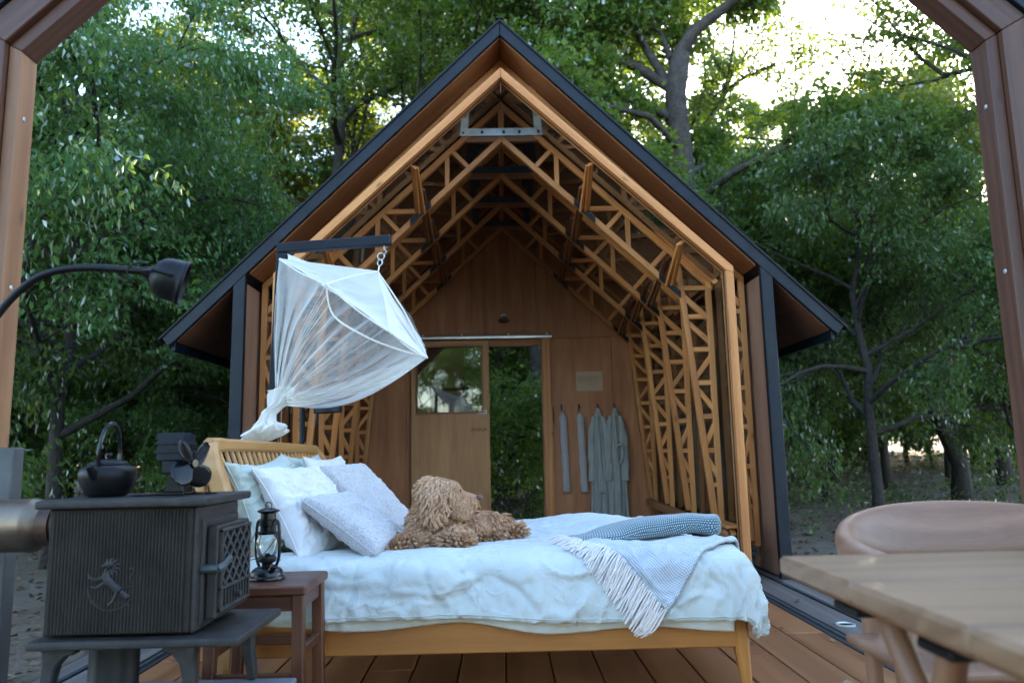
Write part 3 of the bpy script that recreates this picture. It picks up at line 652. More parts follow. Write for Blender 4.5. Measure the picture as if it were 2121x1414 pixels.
# ------------------------------------------------------------------ forest
def rot_about(v, ax, a): return Quaternion(ax, a) @ v
def bent(p, d, L, n, bend, wob, rr):
    """a branch polyline: starts at p along d, bends towards vector bend"""
    pts = [Vector(p)]; d = Vector(d).normalized(); st = L / n
    for i in range(n):
        d = (d + Vector(bend) * (1.0 / n) + Vector((rr.gauss(0, wob), rr.gauss(0, wob), rr.gauss(0, wob)))).normalized()
        pts.append(pts[-1] + d * st)
    return pts
def along(pts, t):
    f = t * (len(pts) - 1); i = min(int(f), len(pts) - 2); return pts[i].lerp(pts[i + 1], f - i), (pts[i + 1] - pts[i]).normalized()
def leaves(P, D, L, W, seed, tone_c=None, fold=.25):
    """P leaf bases (n,3), D directions (n,3), L lengths -> vertices, triangles, tone per face"""
    r = np.random.default_rng(seed); n = len(P)
    D = D / np.linalg.norm(D, axis=1, keepdims=True)
    S = np.cross(D, r.normal(size=(n, 3))); S /= np.linalg.norm(S, axis=1, keepdims=True) + 1e-9
    # leaves lie rather flat: side vector mostly horizontal
    H = np.cross(D, np.array([0, 0, 1.0]) + r.normal(0, .55, (n, 3))); H /= np.linalg.norm(H, axis=1, keepdims=True) + 1e-9
    S = S * .3 + H; S /= np.linalg.norm(S, axis=1, keepdims=True) + 1e-9
    N = np.cross(S, D); w = (L * W)[:, None]; L = L[:, None]
    tip = P + D * L - N * L * .12; mid = P + D * L * .45
    V = np.stack([P, mid + S * w + N * w * fold, tip, mid - S * w + N * w * fold], 1).reshape(-1, 3)
    b = np.arange(n)[:, None] * 4
    F = np.concatenate([b + [0, 1, 2], b + [0, 2, 3]], 1).reshape(-1, 3)
    tone = r.random(n) ** 1.6 * .75
    if tone_c is not None: tone = np.clip(tone * .7 + tone_c, 0, .93)
    tone = np.where(r.random(n) < .012, 1.0, tone)
    return V, F, np.repeat(tone, 2)
def grow(seed, H, r0, base, rad, nl=12, ns=6, nt=6, n_leaf=40000, leaf=(.11, .3), elev=(15, 55), bend=(0, 0, .25), tw_bend=(0, 0, -.2),
         trunk=None, lean=(0, 0), wob=.08, spread=.16, shape='round', limbs=None, leafdir=-.5, taper=.25):
    rr = random.Random(seed); MBt = MB()
    if trunk is None:
        trunk = [Vector((0, 0, -.3))]; n = 9
        for i in range(1, n + 1):
            t = i / n; trunk.append(Vector((lean[0] * t + rr.gauss(0, wob) * t * 1.2, lean[1] * t + rr.gauss(0, wob) * t * 1.2, H * t)))
    trunk = [Vector(p) for p in trunk]; n = len(trunk)
    rad_t = [r0 * (1.35 if i == 0 else 1) * (1 - (1 - taper) * i / (n - 1)) for i in range(n)]
    MBt.tube(trunk, rad_t, 9)
    tw = []; ztop = trunk[-1].z
    def sub(pts, L, r, depth):
        for j in range(ns):
            t = rr.uniform(.25, 1.0) if j else 1.0
            p, d = along(pts, min(t, .999)); ax = d.orthogonal(); d2 = rot_about(rot_about(d, ax, rr.uniform(.3, .95)), d, rr.uniform(0, 6.28))
            sp = bent(p, d2, L * rr.uniform(.35, .6), 4, bend, .16, rr); MBt.tube(sp, [r * .45, r * .36, r * .28, r * .2, r * .12], 5, caps=False)
            for k in range(nt):
                p3, d3 = along(sp, rr.uniform(.2, .999)); ax = d3.orthogonal(); d4 = rot_about(rot_about(d3, ax, rr.uniform(.3, 1.1)), d3, rr.uniform(0, 6.28))
                tp = bent(p3, d4, L * rr.uniform(.16, .32), 3, tw_bend, .15, rr); MBt.tube(tp, [r * .14, r * .1, r * .07, r * .04], 3, caps=False); tw.append(tp)
    if limbs is None:
        limbs = []
        for i in range(nl):
            t = (i + .5) / nl; z = base + (ztop - base) * (t ** 1.1) * .97; f = (z - trunk[0].z) / (ztop - trunk[0].z)
            p, d = along(trunk, min(f, .999)); az = i * 2.4 + rr.uniform(-.5, .5); e = RAD(rr.uniform(*elev))
            k = {'round': math.sin(math.pi * (.2 + .72 * t)), 'spread': .55 + .6 * math.sin(math.pi * (.3 + .6 * t)), 'cone': 1.05 - .75 * t}[shape]
            L = rad * k * rr.uniform(.8, 1.15)
            pts = bent(p, (math.cos(az) * math.cos(e), math.sin(az) * math.cos(e), math.sin(e)), L, 6, bend, .13, rr)
            limbs.append((pts, L, max(.02, r0 * (.55 - .3 * t))))
    for pts, L, r in limbs:
        k = len(pts); MBt.tube(pts, [r * (1 - .72 * q / (k - 1)) for q in range(k)], 6, caps=False); sub(pts, L, r, 0)
    # leaves round the twigs
    r = np.random.default_rng(seed + 5)
    T = np.array([[tuple(q) for q in t] for t in tw]); k = r.integers(0, len(T), n_leaf); u = r.random(n_leaf) * 2.999
    i = u.astype(int); f = (u - i)[:, None]; A = T[k, i]; B = T[k, i + 1]; Pp = A * (1 - f) + B * f
    Pp = Pp + r.normal(0, spread, (n_leaf, 3)) * np.array([1, 1, .7])
    D = (B - A) / (np.linalg.norm(B - A, axis=1, keepdims=True) + 1e-9) * .6 + r.normal(0, .6, (n_leaf, 3)) + np.array([0, 0, leafdir])
    Ls = leaf[0] * r.uniform(.65, 1.25, n_leaf)
    V, F, tone = leaves(Pp, D, Ls, leaf[1], seed + 9, tone_c=(r.random(len(T)) * .22)[k])
    return MBt, V, F, tone
def tree_thing(name, loc, label, bark='bark', leafm='leaf_oak', rz=0, sc=1.0, group=None, **kw):
    MBt, V, F, tone = grow(**kw)
    t = thing(name, (0, 0, 0), label, 'tree', group); MBt.build('trunk', M[bark], t, smooth=True, angle=180)
    me = np_mesh('crown', V, F, False, M[leafm], tone); o = bpy.data.objects.new('crown', me); link(o, t, Matrix())
    t.matrix_basis = Matrix.Translation(loc) @ Matrix.Rotation(rz, 4, 'Z') @ Matrix.Scale(sc, 4)
    return t
def put(proto, loc, label, rz=0, sc=1.0, group=None):
    c = copy_tree(proto, None, Matrix.Translation(loc) @ Matrix.Rotation(rz, 4, 'Z') @ Matrix.Scale(sc, 4))
    c['label'] = label
    if group: c['group'] = group
    elif 'group' in c: del c['group']
    return c
def gnd(x, y): return float(ground_h(np.array([x]), np.array([y]))[0])
def G(x, y): return (x, y, gnd(x, y))
CH = dict(H=5.5, r0=.09, base=1.1, rad=2.45, nl=15, ns=7, nt=7, leaf=(.085, .24), elev=(10, 50), bend=(0, 0, .1), tw_bend=(0, 0, -.75), spread=.11, shape='spread', leafdir=-.9)
cherry = tree_thing('cherry_tree', G(-5.0, 8.6), 'leafy cherry tree with long drooping leaves between near post and cabin eave', leafm='leaf_cherry', seed=3, n_leaf=62000, **CH)
CH2 = dict(CH, H=5.2, base=1.0, rad=2.3)
cherry2 = tree_thing('cherry_tree', G(5.6, 11.4), 'cherry tree whose blue green leaves hang just beyond the cabin eave', leafm='leaf_cherry', seed=14, n_leaf=50000, **CH2)
oak = tree_thing('oak_tree', G(-3.4, 15.5), 'oak with dark sinuous branches left of the cabin ridge', seed=21, n_leaf=54000, H=12.5, r0=.2, base=3.6, rad=4.2, nl=15, ns=7, nt=6, leaf=(.108, .34), elev=(5, 45), bend=(0, 0, .35), spread=.15, shape='round', leafdir=-.25)
oak2 = tree_thing('oak_tree', G(2.4, 17.6), 'dense blue green oak rising right behind the cabin ridge', seed=33, n_leaf=62000, H=13.5, r0=.22, base=4.0, rad=4.4, nl=16, ns=7, nt=6, leaf=(.108, .36), elev=(10, 50), bend=(0, 0, .2), spread=.16, shape='round', leafdir=-.3)
# the oak whose bare limb crosses the sky
lt = [(0, 0, -.3), (.05, 0, 2), (.02, .1, 4), (-.05, .1, 6), (-.1, .1, 7.3), (.02, .05, 8.0)]
def V3(*a): return [Vector(p) for p in a]
limbs = [(V3((-.06, .08, 7.9), (.25, 0, 8.4), (.75, -.1, 8.75), (1.3, -.1, 9.2), (1.9, 0, 10.0)), 2.2, .15), (V3((-.05, .08, 7.3), (-.7, .3, 7.9), (-1.5, .4, 8.3), (-2.4, .2, 8.6)), 2.6, .11),
         (V3((-.08, .1, 7.2), (-.6, .2, 8.3), (-1.0, .3, 9.3), (-1.2, .3, 10.4)), 2.8, .09), (V3((-.05, .1, 7.6), (-.25, .5, 8.8), (-.1, .8, 9.8)), 2.3, .07), (V3((-.1, .1, 6.8), (-1.2, .1, 7.4), (-2.2, 0, 7.6), (-3.2, -.1, 8.2)), 2.8, .09),
         (V3((0, 0, 5.2), (.6, -.5, 5.6), (1.2, -1, 5.8), (1.9, -1.3, 5.7)), 2.2, .08), (V3((0, .1, 6.2), (-.7, -.5, 6.6), (-1.6, -.8, 6.7), (-2.3, -1.0, 6.6)), 2.4, .08), (V3((0, 0, 4.4), (-.5, -.6, 4.9), (-1.0, -1.2, 5.0), (-1.7, -1.6, 4.8)), 2.0, .07),
         (V3((0, .1, 5.8), (.5, .7, 6.2), (.6, 1.5, 6.6), (.4, 2.2, 6.8)), 2.2, .07), (V3((0, 0, 3.6), (.5, .4, 4.2), (1.2, .5, 4.4), (1.9, .3, 4.3)), 2.0, .06)]
tree_thing('oak_tree', G(3.25, 12.3), 'oak with thick bare limb bending right against the open sky', bark='bark_grey', seed=41, n_leaf=64000, H=8, r0=.24, base=4, rad=3, ns=7, nt=6, leaf=(.115, .36), trunk=lt, limbs=limbs, spread=.19, leafdir=-.3, taper=.72)
# crooked tree on the right
tr = [(0, 0, -.2), (.05, 0, .7), (-.18, 0, 1.35), (-.4, .05, 2.0), (-.62, .05, 2.6)]
limbs = [(V3((-.62, .05, 2.55), (-.95, 0, 3.1), (-1.2, -.1, 3.75), (-1.9, -.2, 4.15), (-2.8, -.3, 4.2)), 2.6, .12), (V3((-.60, .05, 2.55), (.1, 0, 2.85), (.5, -.05, 3.5), (.35, -.1, 4.2), (.05, -.1, 5.0)), 2.6, .12),
         (V3((-1.2, -.1, 3.75), (-1.35, -.2, 4.6), (-1.1, -.3, 5.4)), 2.0, .07), (V3((.35, -.1, 4.2), (.9, -.4, 4.8), (1.5, -.5, 5.2)), 2.0, .06)]
tree_thing('crooked_tree', G(8.9, 14.8), 'small crooked tree forking low with two bent dark limbs behind the chair', bark='bark', leafm='leaf_cherry', seed=52, n_leaf=26000, H=5, r0=.17, base=2, rad=3, ns=7, nt=6, leaf=(.10, .3), trunk=tr, limbs=limbs, spread=.18, leafdir=-.8, taper=.75, tw_bend=(0, 0, -.6))
slim = tree_thing('slim_tree', G(10.9, 25.5), 'slim straight trunk in the dark wood', seed=61, n_leaf=16000, H=9, r0=.13, base=1.6, rad=1.9, nl=14, ns=5, nt=5, leaf=(.12, .33), elev=(0, 40), bend=(0, 0, .1), spread=.2, shape='cone', leafdir=-.5, leafm='leaf_oak', wob=.12, group='slim trees in the dark wood')
bush = tree_thing('bush', G(-6.3, 12.0), 'dark rounded bush on the leaf litter', seed=71, n_leaf=15000, H=1.7, r0=.035, base=.12, rad=1.25, nl=16, ns=5, nt=5, leaf=(.09, .33), elev=(15, 70), bend=(0, 0, .1), spread=.13, shape='spread', leafdir=-.3, leafm='leaf_cherry', group='dark bushes of the undergrowth')
bush['category'] = 'bush'
light = tree_thing('young_tree', G(-4.6, 19.5), 'yellow green tree lit by the low sun behind the cherry', seed=81, n_leaf=42000, H=8.5, r0=.13, base=2.0, rad=3.0, nl=14, ns=6, nt=6, leaf=(.12, .33), elev=(5, 50), spread=.2, shape='round', leafm='leaf_sun_tint')
pine = tree_thing('pine_tree', G(-5.6, 22.5), 'tall pine with thick pale leaning trunk above the oak branches', bark='bark_grey', leafm='leaf_oak', seed=91, n_leaf=26000, H=19, r0=.42, base=12.5, rad=3.4, nl=11, ns=6, nt=6, leaf=(.13, .12), lean=(2.2, .3), elev=(0, 35), spread=.25, shape='round', wob=.1)
# copies, each where the photograph shows its mass
put(cherry2, G(-6.6, 7.4), 'cherry tree half hidden by the near post on the lamp side', 1.9, 1.1)
put(cherry2, G(-3.5, 11.6), 'low cherry tree whose leaves fill the gap beside the black eave', 4.0, .85)
put(cherry, G(-7.5, 11.5), 'cherry tree behind the gooseneck lamp', 2.2, .95)
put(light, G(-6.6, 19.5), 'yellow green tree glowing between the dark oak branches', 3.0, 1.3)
put(cherry, G(8.0, 11.6), 'cherry tree nearest the timber post opposite the lamp', 3.6, .85)
put(cherry, G(7.0, 16.5), 'broad cherry tree behind the crooked tree', 1.1, 1.05)
put(cherry2, G(4.4, 15.0), 'cherry tree showing over the lower roof slope beside the sun', 2.9, 1.05)
put(oak, G(-9.4, 16.5), 'spreading oak whose crown fills the upper corner above the lamp', 2.1, 1.0)
put(oak, G(-1.2, 19.0), 'oak with yellow lit leaves just beside the ridge', 4.2, 1.05)
put(oak, G(3.6, 19.5), 'oak filling the space behind the bare limbed oak', .7, .9)
put(oak2, G(9.3, 21.5), 'rounded oak crown with the low sun glinting beside it', 5.1, .83)
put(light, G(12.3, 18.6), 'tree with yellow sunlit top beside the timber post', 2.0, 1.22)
put(oak, G(9.0, 8.2), 'overhanging oak with loose leafy twigs at the top corner of the sky', 3.3, .82)
put(light, G(-1.5, 24.0), 'yellow green tree glowing far behind the ridge', 5.0, 1.3)
put(light, G(-8.5, 25.0), 'yellow green tree glowing behind the pine', 1.0, 1.25)
put(slim, G(9.6, 19.0), 'thin dark trunk just beside the crooked tree', 1.2, .85); put(slim, G(6.5, 19.5), 'thin dark trunk nearest the cabin post on the chair side', 2.9, .9); put(slim, G(7.6, 20.5), 'second thin trunk from the cabin post on the chair side', .9, .95)
lab = 'slim straight trunk in the dark wood'
for i, (x, y, s) in enumerate(((12.6, 27.5, 1.1), (13.1, 21.8, .9), (7.6, 24, 1), (9.2, 28, 1.15), (15.5, 24, 1), (17.5, 28, 1.1), (5.2, 22, .95), (14.5, 31, 1.2), (11.5, 19.5, .8), (19, 23, 1), (-10.5, 21, 1), (-13, 19, .95), (-6, 26, 1.1), (6.4, 31, 1.2), (10, 33, 1.2), (16.8, 35, 1.3))):
    put(slim, G(x, y), lab, i * 1.7, s, 'slim trees in the dark wood')
tree_thing('tall_tree', G(.52, 13.0), 'dark trunk standing just outside the open doorway', seed=101, n_leaf=9000, H=11, r0=.15, base=6.2, rad=1.8, nl=9, ns=5, nt=5, leaf=(.11, .33), elev=(5, 45), spread=.2, shape='round', lean=(.35, 0)); put(slim, G(.22, 15.6), 'thinner trunk further off in the doorway', 2.4, .6)
lab = 'dark rounded bush on the leaf litter'
for i, (x, y, s) in enumerate(((-8.6, 12.6, 1.25), (-4.2, 13.0, 1.1), (-10.6, 14.5, 1.4), (-7.2, 16, 1.5), (-3.8, 17.5, 1.5), (-12, 18, 1.6), (4.6, 20.5, 1.5), (7.5, 22, 1.4), (9.8, 24.5, 1.5), (12.2, 25.5, 1.6), (15, 26.5, 1.6), (17.5, 24.5, 1.5), (14.0, 29, 1.9), (10.6, 29.5, 1.9), (7.2, 28.5, 1.9), (19.5, 28, 1.9), (-9.5, 22, 1.9), (-5, 23, 1.9), (-13.5, 23.5, 2.0), (3.5, 26, 1.9), (13, 31, 2.3), (16, 30, 2.4), (19, 31, 2.4), (22, 30, 2.3), (16.5, 27.5, 1.9), (20.5, 26.5, 2.0), (25, 29, 2.3))):
    put(bush, G(x, y), lab, i * 2.3, s, 'dark bushes of the undergrowth')
put(light, G(.0, 14.6), 'yellow green sapling seen through the open doorway', 1.0, .55)
db = put(bush, G(.05, 10.8), 'brightened green bush filling the foot of the open doorway', .5, .8); db3 = put(bush, G(1.3, 13.4), 'taller bush behind the doorway bush', 1.5, 1.0); db2 = put(bush, G(-.1, 16.5), 'bright bush deep in the doorway view', 1.5, 1.7)
for q_ in (db, db2, db3):  # brightened leaf colour offsets the shade behind the cabin
    for c_ in q_.children:
        if c_.name.startswith('crown'): c_.material_slots[0].link = 'OBJECT'; c_.material_slots[0].material = M['leaf_brightened']
lab = 'distant oak in the wood behind'
i = 0
for x in range(-35, 38, 9):
    for y in (31, 40):
        xx_ = x + (i * 37 % 10 - 5) * .3; yy_ = y + (i * 53 % 10 - 5) * .4; px = 1040 + xx_ / yy_ * 1560; i += 1
        s = .92 + (i * 29 % 7) * .03
        if 1480 < px < 2080: s = .62 + (i * 29 % 7) * .02 + (.14 if y > 35 else 0)
        if -1.5 < xx_ < 3: continue
        put((oak, oak2)[i % 2], G(xx_, yy_), lab, i * 1.3, s, 'distant oaks')
for k, (x, y, s) in enumerate(((-14, 14, 1.1), (17, 15, .9))):
    put((oak, oak2)[k % 2], G(x, y), 'oak standing to the side of the clearing', k * 2.1, s, 'oaks beside the clearing')

for k, (x, y, s) in enumerate(((-12, -26, 1), (-3, -28, 1.1), (5, -26, 1), (13, -27, .95), (-24, -20, 1), (24, -20, 1), (-4.5, -14, 1), (0.5, -15.5, 1.1), (-9, -13, 1), (5, -14, 1))):
    put((oak, oak2, light)[k % 3] if k < 6 else cherry2, G(x, y), 'tree behind the clearing, out of the picture', k * 1.9, s, 'trees behind the clearing')
lab = 'far bush closing the wood'
for k in range(44):
    x = -46 + (k % 26) * 3.8 + (k // 26) * 24; y = (44 if k < 26 else 34) + (k * 7 % 5) * .8
    if -1.6 < x < 3.2: continue
    put(bush, G(x, y), lab, k * 1.1, 3.0 + (k * 11 % 7) * .22, 'far bushes closing the wood')
# leaf litter and weeds on the forest floor
r = np.random.default_rng(5); n = 26000
x = r.uniform(-16, 20, n); y = 3.2 + 26 * r.random(n) ** 1.6
ok = (np.abs(x) > 2.25) | (y > 9.2); x, y = x[ok], y[ok]; n = len(x)
Pp = np.stack([x, y, ground_h(x, y) + .008 + r.random(n) * .015], -1); D = r.normal(0, 1, (n, 3)) * [1, 1, .22]
xd = np.concatenate([r.uniform(1.0, 2.05, 46), r.uniform(-2.05, -1.2, 24)]); yd = r.uniform(2.9, 7.5, 70); Pp = np.concatenate([Pp, np.stack([xd, yd, 0 * xd + .008], -1)]); D = np.concatenate([D, r.normal(0, 1, (70, 3)) * [1, 1, .12]]); n += 70
V, F, tone = leaves(Pp, D, np.where(np.arange(n) < n - 70, r.uniform(.05, .10, n), r.uniform(.025, .05, n)), .3, 8)
tl = NT('dry_leaf'); at = tl.new('Attribute', attribute_name='tone'); tl.l(tl.ramp(at.outputs['Fac'], [(0, (.07, .04, .022)), (.5, (.17, .105, .06)), (.92, (.34, .24, .15)), (1, (.4, .2, .05))]), tl.p.inputs['Base Color']); tl.rough(.8)
lo = bpy.data.objects.new('leaf_litter', np_mesh('leaf_litter', V, F, False, tl.m, tone)); link(lo); tag(lo, 'dry brown fallen leaves strewn over the forest floor', 'leaf litter', kind='stuff')
pts = []; dirs = []
def weed_patch(x0, x1, y0, y1, k, hh):
    for _ in range(k):
        wx, wy = r.uniform(x0, x1), r.uniform(y0, y1); z = gnd(wx, wy); h = hh * r.uniform(.5, 1.3); m = int(14 + 26 * h)
        q = r.normal(0, 1, (m, 3)) * [.10, .10, 0] * (.6 + h); q[:, 2] = r.random(m) * h; pts.append(q + [wx, wy, z + .02])
        dirs.append(np.stack([q[:, 0] * 6 + r.normal(0, .5, m), q[:, 1] * 6 + r.normal(0, .5, m), r.normal(.25, .4, m)], -1))
weed_patch(4, 15, 9.5, 20, 150, .22); weed_patch(4.5, 12, 13, 18, 80, .35); weed_patch(-14, -3, 8.5, 17, 120, .25); weed_patch(6, 18, 19, 27, 130, .5); weed_patch(-1, 1.6, 9.8, 12, 40, .4)
Pp = np.concatenate(pts); D = np.concatenate(dirs)
V, F, tone = leaves(Pp, D, r.uniform(.05, .12, len(Pp)), .26, 12)
wo = bpy.data.objects.new('weeds', np_mesh('weeds', V, F, False, M['leaf_weed'], tone)); link(wo); tag(wo, 'low green weeds and seedlings scattered over the litter', 'weeds', kind='stuff')
# ------------------------------------------------------------------ furniture and things on the deck
def sweep_rect(b, pts, w, h, side=(1, 0, 0), bev=.2):
    """rounded rectangular section swept along pts; w along side, h across"""
    S = Vector(side); pts = [Vector(p) for p in pts]; n = len(pts); V = []; F = []
    for i, p in enumerate(pts):
        t = (pts[min(i + 1, n - 1)] - pts[max(i - 1, 0)]).normalized(); s_ = (S - t * S.dot(t)).normalized(); u = t.cross(s_)
        wi = w[i] if hasattr(w, '__len__') else w; hi = h[i] if hasattr(h, '__len__') else h; c = bev * min(wi, hi)
        for a_, b_ in ((-wi / 2 + c, -hi / 2), (wi / 2 - c, -hi / 2), (wi / 2, -hi / 2 + c), (wi / 2, hi / 2 - c), (wi / 2 - c, hi / 2), (-wi / 2 + c, hi / 2), (-wi / 2, hi / 2 - c), (-wi / 2, -hi / 2 + c)):
            V.append(p + s_ * a_ + u * b_)
    for i in range(n - 1):
        for k in range(8): F.append((i * 8 + k, i * 8 + (k + 1) % 8, (i + 1) * 8 + (k + 1) % 8, (i + 1) * 8 + k))
    F.append(tuple(range(8))); F.append(tuple((n - 1) * 8 + k for k in range(7, -1, -1)))
    return b.add(V, F)
def smooth_path(pts, n=40, closed=False):
    P = [Vector(p) for p in pts]; out = []; m = len(P); seg = m if closed else m - 1
    for i in range(n):
        t = i / (n - 1) * seg if not closed else i / n * seg
        k = min(int(t), seg - 1); f = t - k
        g_ = (lambda j: P[j % m]) if closed else (lambda j: P[max(0, min(m - 1, j))])
        a_, b_, c_, d_ = g_(k - 1), g_(k), g_(k + 1), g_(k + 2)
        out.append(.5 * ((2 * b_) + (c_ - a_) * f + (2 * a_ - 5 * b_ + 4 * c_ - d_) * f * f + (3 * b_ - a_ - 3 * c_ + d_) * f ** 3))
    return out
def ellipsoid(b, c, r, R=None, nu=14, nv=10):
    V = []; F = []; c = Vector(c)
    for j in range(nv + 1):
        th = math.pi * j / nv
        for i in range(nu):
            ph = 2 * math.pi * i / nu; p = Vector((r[0] * math.sin(th) * math.cos(ph), r[1] * math.sin(th) * math.sin(ph), r[2] * math.cos(th)))
            V.append(c + (R @ p if R else p))
    for j in range(nv):
        for i in range(nu): F.append((j * nu + i, j * nu + (i + 1) % nu, (j + 1) * nu + (i + 1) % nu, (j + 1) * nu + i))
    return b.add(V, F)

# ---- bed
bed = thing('double_bed', (-.1, 3.87, 0), 'honey wood double bed with spindle headboard and tapered legs', 'bed')
beam('side_rail', (-1.02, 3.01, .265), (.905, 3.01, .265), .028, .138, M['bed_wood'], bed, bevel=.005)
beam('side_rail', (-1.02, 4.74, .265), (.905, 4.74, .265), .028, .138, M['bed_wood'], bed, bevel=.005)
beam('foot_rail', (.905, 3.03, .265), (.905, 4.72, .265), .028, .136, M['bed_wood'], bed, bevel=.005)
for x, y, lx, ly in ((.90, 3.02, .02, -.012), (.90, 4.73, .02, .012), (-1.04, 3.02, -.02, -.012), (-1.04, 4.73, -.02, .012)):
    b = MB(); sweep_rect(b, [(x, y, .335), (x + lx * .2, y + ly * .2, .2), (x + lx, y + ly, .003)], [.06, .056, .03], [.056, .052, .03]); b.build('leg', M['bed_wood'], bed, frame_of((x, y, .17), (0, 0, 1), (1, 0, 0)))
for k in range(9): beam('bed_slat', (-.95 + k * .22, 3.03, .29), (-.95 + k * .22, 4.72, .29), .07, .018, M['head_wood'], bed)
MB().box((-1.0, 3.05, .302), (.875, 4.715, .475)).build('mattress', M['white_linen'], bed, bevel=.04, segs=3, smooth=True)
def lean(z): return -1.165 + .115 * math.sin(min(1, max(0, 1.0 - z) / .42) * math.pi / 2)
path = [(2.985, .17), (2.985, .5), (2.985, .8), (2.99, .90), (3.012, .955), (3.06, .99), (3.14, 1.0), (3.9, .995), (4.6, .985), (4.68, .972), (4.74, .93), (4.765, .87), (4.772, .75), (4.772, .5), (4.772, .17)]
b = MB(); pp = smooth_path([(lean(z), y, z) for y, z in path], 70)
sweep_rect(b, pp, [.062 if p.z > .95 else .07 for p in pp], [.052 if 3.1 < p.y < 4.66 else .06 for p in pp], (1, 0, 0), .22)
hb = b.build('headboard', M['head_wood'], bed, frame_of((-1.15, 3.87, .7), (0, 1, 0)), smooth=True, angle=40)
b = MB(); sweep_rect(b, [(-1.175, 2.99, 0), (-1.172, 2.99, .6), (-1.168, 2.995, .93)], .035, .05); b.build('back_leg', M['head_wood'], bed, frame_of((-1.17, 3, .5), (0, 0, 1), (1, 0, 0)))
b = MB(); sweep_rect(b, [(-1.175, 4.765, 0), (-1.172, 4.765, .6), (-1.168, 4.76, .93)], .035, .05); b.build('back_leg', M['head_wood'], bed, frame_of((-1.17, 3, .5), (0, 0, 1), (1, 0, 0)))
for k in range(25):
    y = 3.055 + k * .0695
    MB().tube([(lean(z), y, z) for z in (.38, .6, .8, .975)], [.0085, .0095, .0095, .008], 7, caps=False).build('spindle', M['head_wood'], hb, smooth=True, angle=180)
beam('lower_rail', (lean(.37), 3.01, .37), (lean(.37), 4.75, .37), .03, .05, M['head_wood'], hb)

# ---- duvet (its surface is reused by the throws)
TOPZ, SX, TY0, TY1 = .545, .885, 3.045, 4.70
def duvet_pt(s, t, wr=1.0, off=0.0):
    s = np.asarray(s, float); t = np.asarray(t, float)
    a = np.maximum(s - SX, 0); bN = np.maximum(TY0 - t, 0); bF = np.maximum(t - TY1, 0); b = bN + bF; sg = np.where(bN > 0, -1.0, 1.0)
    ov0 = np.sqrt(a * a + b * b) + 1e-9; ov = ov0 - .8 * np.maximum(ov0 - .34, 0); dx = a / ov0; dy = sg * b / ov0; r = .085 + off
    an = np.minimum(ov / r, math.pi / 2); out = r * np.sin(an); drop = r * (1 - np.cos(an)); rest = np.maximum(ov - r * math.pi / 2, 0)
    q = np.clip(rest / .26, 0, 1); out = out + .030 * np.sin(math.pi * q * .9); drop = drop + rest
    # puffy top
    Q = np.stack([s * 2.1, t * 2.1, np.full_like(s, 3.1)], -1); puff = fbm(Q, 3) * .016
    edge = np.exp(-((TY0 + .10 - t) / .14) ** 2) * .012
    topw = 1 - sstep(0, .08, ov)
    z = TOPZ + off + puff * topw + edge * topw - drop - .02 * sstep(.45, .9, s) * topw * 1.0
    x = np.minimum(s, SX) + dx * out; y = np.clip(t, TY0, TY1) + dy * out
    hang = sstep(.0, .10, ov); soft = .35 + .65 * hang
    def crease(ang, fr, seed, w, st):
        c_, n_ = math.cos(ang), math.sin(ang); p_ = (s * c_ + t * n_) * fr; q_ = (-s * n_ + t * c_) * fr * st
        wp = vnoise(np.stack([s * 5, t * 5, 0 * s + seed], -1)); n0 = fbm(np.stack([p_ + wp * .5, q_ + wp * .3, 0 * s + seed * 1.7], -1), 2, .4)
        mk = sstep(.0, .45, vnoise(np.stack([s * 3.6 + seed, t * 3.6, 0 * s + seed * .3], -1)) + .22)
        return np.exp(-(n0 / w) ** 2) * mk
    wr_h = .012 * crease(.5, 4.0, 3.0, .13, .35) - .010 * crease(1.15, 5.0, 8.0, .11, .35) + .010 * crease(-.7, 6.0, 13.0, .13, .35) + .008 * crease(2.4, 7.5, 21.0, .14, .4) - .007 * crease(.1, 9.0, 33.0, .15, .45)
    wr_h = wr_h + .0045 * crease(.9, 11, 41.0, .13, .2) - .004 * crease(-.4, 12, 52.0, .13, .2) + .004 * crease(1.7, 10, 66.0, .13, .22)
    wr_h = wr_h + hang * (.013 * crease(.25, 3.4, 91.0, .10, .13) + .012 * crease(-.3, 4.2, 97.0, .09, .12) - .009 * crease(.05, 5.5, 103.0, .10, .14))
    wr_h = wr_h * (.45 + .85 * hang) + .0012 * fbm(np.stack([s * 40, t * 40, 0 * s], -1), 2)
    bil = hang * (.020 * fbm(np.stack([s * 3.0, t * 2.0, 0 * s + 4.4], -1), 2) + .010 * np.sin(s * 9 + 1.5 * np.sin(s * 4)))
    nx = dx * np.sin(an); ny = dy * np.sin(an); nz = np.cos(an)
    d = wr * wr_h + bil
    return np.stack([x + nx * d, y + ny * d, z + nz * d], -1)
s_ = np.linspace(-1.0, SX + .34, 280); u = np.linspace(0, 1, 250)
S_, U_ = np.meshgrid(s_, u, indexing='ij')
hem = .262 + .010 * np.sin(S_ * 2.3 + .5) + .008 * np.sin(S_ * 6.1) + .02 * sstep(.2, .8, S_)
T_ = (TY0 - hem) + U_ * (TY1 + .22 - TY0 + hem)
dv = grid_obj('duvet', duvet_pt(S_, T_), M['duvet'], smooth=True, solid=.014)
tag(dv, 'rumpled pale blue green duvet hanging over the side of the bed', 'duvet')
# beige underside turned out below the hem
U2 = np.linspace(0, 1, 14); S2, V2 = np.meshgrid(np.linspace(-.98, .86, 150), U2, indexing='ij')
h2 = .262 + .010 * np.sin(S2 * 2.3 + .5) + .008 * np.sin(S2 * 6.1) + .02 * sstep(.2, .8, S2)
P2 = duvet_pt(S2, TY0 - h2 * (.82 + .30 * V2) - .012 * np.sin(S2 * 9) * V2, .5); P2[..., 1] += .018 + .02 * V2
grid_obj('underside', P2, M['duvet_under'], dv, solid=.006)
